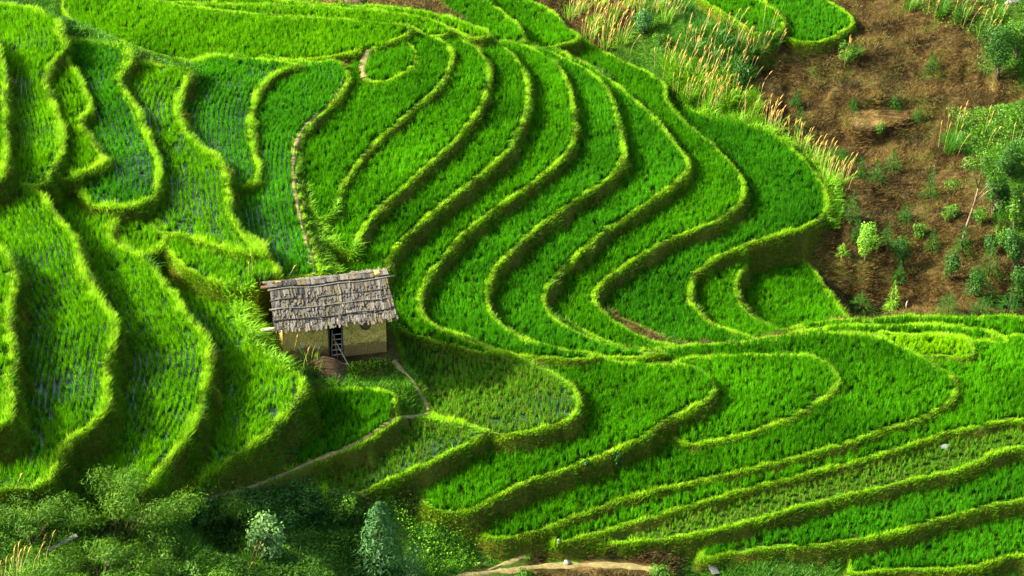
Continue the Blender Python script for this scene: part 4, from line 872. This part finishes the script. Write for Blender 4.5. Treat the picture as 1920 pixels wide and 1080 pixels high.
def feather(px, py, hw_, hh_, label, n=5200, kind='fern'):
    g = ground(px, py); sc = FPX / (Vector((0, CY, CZ)) - g).length; w_, h_ = hw_ / sc, hh_ / sc / .87
    e = empty('feathery_tree', g, label, 'tree'); bm = bmesh.new(); bl = []
    for k in range(12):
        a = k * 2.4; f = .25 + .75 * rng.uniform() ** .7; tip = Vector((math.cos(a) * w_ * f, math.sin(a) * w_ * f * .7, h_ * (1.0 - .45 * f * f)))
        mid = tip * .45 + Vector((0, 0, h_ * .18)); tube_bm(bm, [(0, 0, -.1), tuple(mid + Vector((rng.normal() * .15, 0, rng.normal() * .15))), tuple(tip)], [.045, .022, .006], 5)
        bl += [(tuple(tip), (w_ * .24, w_ * .24, h_ * .16)), (tuple(mid * .5 + tip * .5), (w_ * .22, w_ * .22, h_ * .15))]
    obj('branches', bm, M_DARKW, e); P, nr = crown_pts(bl, n, .2)
    tag(link(bpy.data.objects.new('crown', leaves_mesh('crown', P, rng.uniform(.7, 1.4, n) * .17, nr, LM[kind], rng.uniform(.0, 1, n), .18)), e), kind='stuff')
feather(215,1035,160,125,'wide feathery tree spreading over the thicket below the west slope', 9000)
feather(60,1020,110,75,'feathery tree in the bottom corner under the broad terrace', 5000)
feather(190,1110,110,75,'low feathery tree at the bottom edge of the thicket', 4500)
# conical conifer with a visible stem
g = ground(716,1098); cw, ch = 1.75, 4.35
e = empty('conical_conifer', g, 'soft bluish conical conifer in front of the thicket', 'conifer tree')
n = 3600; t = rng.uniform(.0, 1, n) ** 1.15; a = rng.uniform(0, 2 * np.pi, n); lay = .72 + .34 * np.sin(t * 34 + 3 * np.cos(a * 2)) * np.cos(a * 5 + t * 9); rr = cw * np.clip((1 - t) ** .55, 0, .92) * lay + .03
f = rng.uniform(.25, 1, n) ** .6; u = np.stack([np.cos(a), np.sin(a)], 1)
P = np.concatenate([u * (rr * f)[:, None], (t * ch + .1 + .12 * f * rr)[:, None]], 1); nr = np.concatenate([u, np.full((n, 1), .7)], 1) + rng.normal(0, .5, (n, 3)); nr /= np.linalg.norm(nr, axis=1)[:, None]
tag(link(bpy.data.objects.new('crown', leaves_mesh('crown', P, rng.uniform(.11, .26, n), nr, LM['blue'], rng.uniform(0, 1, n), .25)), e), kind='stuff')
tube('trunk', [(0, 0, -.1), (0, 0, ch * .6), (0, 0, ch * .98)], [.11, .06, .01], M_BARK, e)
# bare-stemmed tree on the slope
g = ground(1802,462); sc = FPX / (Vector((0, CY, CZ)) - g).length
e = empty('bare_stemmed_tree', g, 'slender tree with a bare pale stem and thin crown on the brown slope', 'tree')
def pxo(dx, dy, fwd=0): return (dx / sc, fwd, dy / sc / .87 + fwd * .577)
tube('trunk', [pxo(0,0), pxo(6,35), pxo(16,75), pxo(21,105)], [.09, .07, .055, .045], M_PBARK, e)
for P_ in ([pxo(21,105), pxo(24,130,.1), pxo(30,160,.2)], [pxo(18,85), pxo(34,110,-.1), pxo(40,122,-.2)], [pxo(16,75), pxo(38,92,.2), pxo(62,98,.4)], [pxo(21,105), pxo(10,130,.2), pxo(-8,150,.3)]):
    tube('branch', P_, [.04, .028, .012], M_PBARK, e)
bl = [(pxo(30,150,.2), (.7,.7,.45)), (pxo(5,140,.3), (.6,.6,.4)), (pxo(48,130,.2), (.7,.7,.4)), (pxo(-25,100,.4), (.6,.5,.35)), (pxo(60,105,.4), (.6,.5,.35))]
P, nr = crown_pts(bl, 1100, .1); tag(link(bpy.data.objects.new('crown', leaves_mesh('crown', P, rng.uniform(.09, .18, 1100), nr, LM['mid'], rng.uniform(0, 1, 1100), .5)), e), kind='stuff')
# conifers planted on the brown slope, each described by what it stands near
for px, py, hw_, hh_, lab in [(1493,200,10,26,'short dark conifer beside the pale straw bank'),(1499,245,12,36,'dark spindly conifer below the pale straw bank'),(1747,132,11,28,'dark conifer high on the slope under the golden reeds'),
    (1600,205,9,20,'tiny conifer on the flat ground behind the straw ledge'),(1677,203,10,22,'tiny conifer right behind the straw ledge'),(1675,318,13,32,'small conifer under the overhanging straw ledge'),(1643,340,13,34,'small conifer between the ledge and the golden plumes'),
    (1743,372,13,50,'tall narrow conifer up the slope from the dark rounded bush'),(1615,335,11,26,'small conifer beside the golden plumes'),(1596,412,14,46,'tall dark conifer above the lime-green bush'),(1663,462,13,38,'narrow conifer between the lime bush and the dark rounded bush'),
    (1608,452,12,34,'dark conifer half hidden behind the lime-green bush'),(1697,415,14,26,'low conifer on open brown ground above the dark rounded bush'),(1748,470,13,34,'conifer left of the bare stem'),(1853,520,20,56,'pointed conifer between the two dark shrubs'),
    (1777,590,22,36,'bushy conifer at the foot of the slope behind the ridge'),(1686,526,12,30,'small conifer straight below the dark rounded bush'),(1840,592,22,30,'low conifer peeping over the ridge'),(1890,588,22,46,'stout conifer behind the ridge near the picture edge'),
    (1612,588,24,36,'grey-green conifer where the slope meets the bowl'),(1908,575,14,40,'dark conifer at the very edge of the slope'),(1853,570,18,34,'conifer below the pointed one'),(1805,470,14,40,'conifer at the foot of the bare stem'),(1720,225,9,22,'small conifer at the end of the straw ledge')]:
    seedling(px, py, hw_ * 1.45, hh_ * 1.1, lab)
for px, py, hw_, hh_, lab in [(1674,575,16,44,'yellow-green sapling in the middle of the slope foot'),(1668,592,20,30,'pale sapling just behind the ridge'),(1580,480,14,22,'weak pale sapling beside the bowl')]:
    seedling(px, py, hw_, hh_, lab, 'lime', 220, 'pale saplings')
# bits and pieces
M_STONE = solid_mat('pale_stone', [(0.3, (0.085, 0.095, 0.09)), (0.7, (0.19, 0.21, 0.20))], 6, .9, .8)
M_WSTONE = solid_mat('white_stone', [(0.3, (0.12, 0.115, 0.10)), (0.7, (0.24, 0.23, 0.20))], 6, .9, .6)
M_GSTONE = solid_mat('grey_slab', [(0.3, (0.07, 0.073, 0.063)), (0.7, (0.14, 0.143, 0.126))], 6, .9, .4)
def stone(px, py, s_, m, label, seed, name='stone', rz=0, cat='stone'):
    g = ground(px, py); r_ = np.random.default_rng(seed); bm = bmesh.new(); bmesh.ops.create_icosphere(bm, subdivisions=2, radius=.5)
    for v in bm.verts: v.co *= 1 + .16 * math.sin(v.co.x * 7 + seed) * math.cos(v.co.y * 6 + seed * 2) + r_.uniform(-.05, .05); v.co.z = max(v.co.z, -.22); v.co.x *= s_[0]; v.co.y *= s_[1]; v.co.z *= s_[2]
    o = obj(name, bm, m, None, (g.x, g.y, g.z + s_[2] * .12)); o.rotation_euler.z = rz; tag(o, label, cat); return o
stone(1775,840,(.62,.42,.3),M_STONE,'pale bluish stone lying in the sparse dull terrace',1,rz=.1)
stone(1047,1019,(.16,.14,.42),M_WSTONE,'small white stone at the end of the long terrace',2)
stone(1063,1058,(.34,.3,.32),M_WSTONE,'white stone beside the dirt track',3)
stone(1698,987,(.16,.14,.36),M_WSTONE,'small white stone on the bank above the darkest shadow',5)
stone(1700,575,(.14,.12,.6),M_PALEW,'pale split stump on the brown slope',6,'stump',0,'stump')
stone(1900,6,(1.1,.6,.5),M_WSTONE,'pale rock in the top corner',8,'rock',.3,'rock')
stone(668,10,(1.5,1.0,1.1),M_DARKW,'dark brown block on the bare ground at the top',9,'earth_block',.1,'block')
g = ground(1335,1066); bm = bmesh.new(); box_bm(bm, (0, 0, .05), (.36, .85, .05)); bmesh.ops.bevel(bm, geom=bm.edges[:], offset=.01, segments=1)
o = obj('plank', bm, M_GSTONE, None, g); o.rotation_euler = (.35, .1, .45); tag(o, 'grey plank lying on the grass bank at the bottom', 'plank')
g = ground(120,1025); bm = bmesh.new(); box_bm(bm, (0, 0, .25), (1.3, .18, .06)); o = obj('board', bm, M_GSTONE, None, g); o.rotation_euler = (.3, -.25, .5); tag(o, 'weathered pale board lying in the thicket', 'board')
g = ground(1917,85); tube_o = tube('thin_pole', [(0, 0, -.1), (-.05, 0, 3.2)], .035, M_GREYW, None, 6, g); tag(tube_o, 'thin grey pole standing in the top corner', 'pole')


# low leafy growth that fills the thicket
def leaf_cover(poly, dens, size, hmax, m, label, name='undergrowth', ratio=.5):
    q = scatter(region(poly), dens); n = len(q)
    hh = hmax * (rng.uniform(0, 1, n) ** .7) * (.45 + .55 * np.clip(.5 + .6 * wob(q[:, 0] * .9, q[:, 1] * .9), 0, 1.3))
    P = np.concatenate([q, (hgt(q[:, 0], q[:, 1]) + .03 + hh)[:, None]], 1)
    nr = rng.normal(0, .55, (n, 3)) + np.array([-.1, -.35, .8]); nr /= np.linalg.norm(nr, axis=1)[:, None]
    o = link(bpy.data.objects.new(name, leaves_mesh(name, P, rng.uniform(.6, 1.35, n) * size, nr, m, np.clip(rng.uniform(0, .8, n) + .25 * hh / hmax, 0, 1), ratio)))
    tag(o, label, 'undergrowth', None, 'stuff')
leaf_cover([(330,955),(420,935),(520,915),(600,935),(690,930),(700,990),(560,1000),(430,1010),(340,1000)], 260, .15, .8, LM['dark'], 'dark glossy creepers on the bank under the footpath')
leaf_cover([(-40,915),(90,915),(200,905),(330,940),(350,1000),(300,1120),(-40,1120)], 200, .15, .7, LM['fern'], 'feathery undergrowth beneath the terraces of the west slope', ratio=.22)
leaf_cover([(300,1010),(560,1005),(680,1000),(690,1120),(300,1120)], 220, .15, .45, LM['mid'], 'mixed leafy undergrowth at the bottom edge')
leaf_cover([(700,930),(790,935),(900,985),(900,1060),(780,1090),(760,1000)], 90, .11, .3, M_WEEDB, 'bright low weeds between the conical conifer and the terraces')
leaf_cover([(540,745),(600,745),(590,870),(520,890),(500,860)], 200, .12, .35, LM['dark'], 'dark creepers on the bank above the little terrace', 'bank_creepers')
leaf_cover([(1770,215),(1920,200),(1960,330),(1830,300)], 130, .14, .7, LM['mid'], 'leafy green growth across the top of the slope')
leaf_cover([(1690,-20),(1960,-20),(1960,90),(1830,70),(1740,40)], 80, .14, .6, LM['mid'], 'leafy growth among the reeds in the top corner')
leaf_cover([(1280,60),(1440,60),(1440,150),(1400,170),(1290,130)], 110, .13, .6, LM['dark'], 'dark leafy growth under the golden plumes')
leaf_cover([(718,598),(765,600),(770,625),(735,640)], 200, .10, .4, M_WEEDB, 'yellow-green weeds against the end wall of the hut')
leaf_cover([(640,676),(735,660),(748,690),(700,705),(640,712),(625,700)], 110, .10, .22, M_WEEDB, 'yellowing low weeds in front of the hut wall', 'yard_weeds')
from collections import Counter
cnt = Counter()
for o in COL.objects:
    if o.type == 'MESH': cnt[o.name.split('.')[0]] += len(o.data.loops) - 2 * len(o.data.polygons)
print(cnt.most_common(20), sum(cnt.values()))
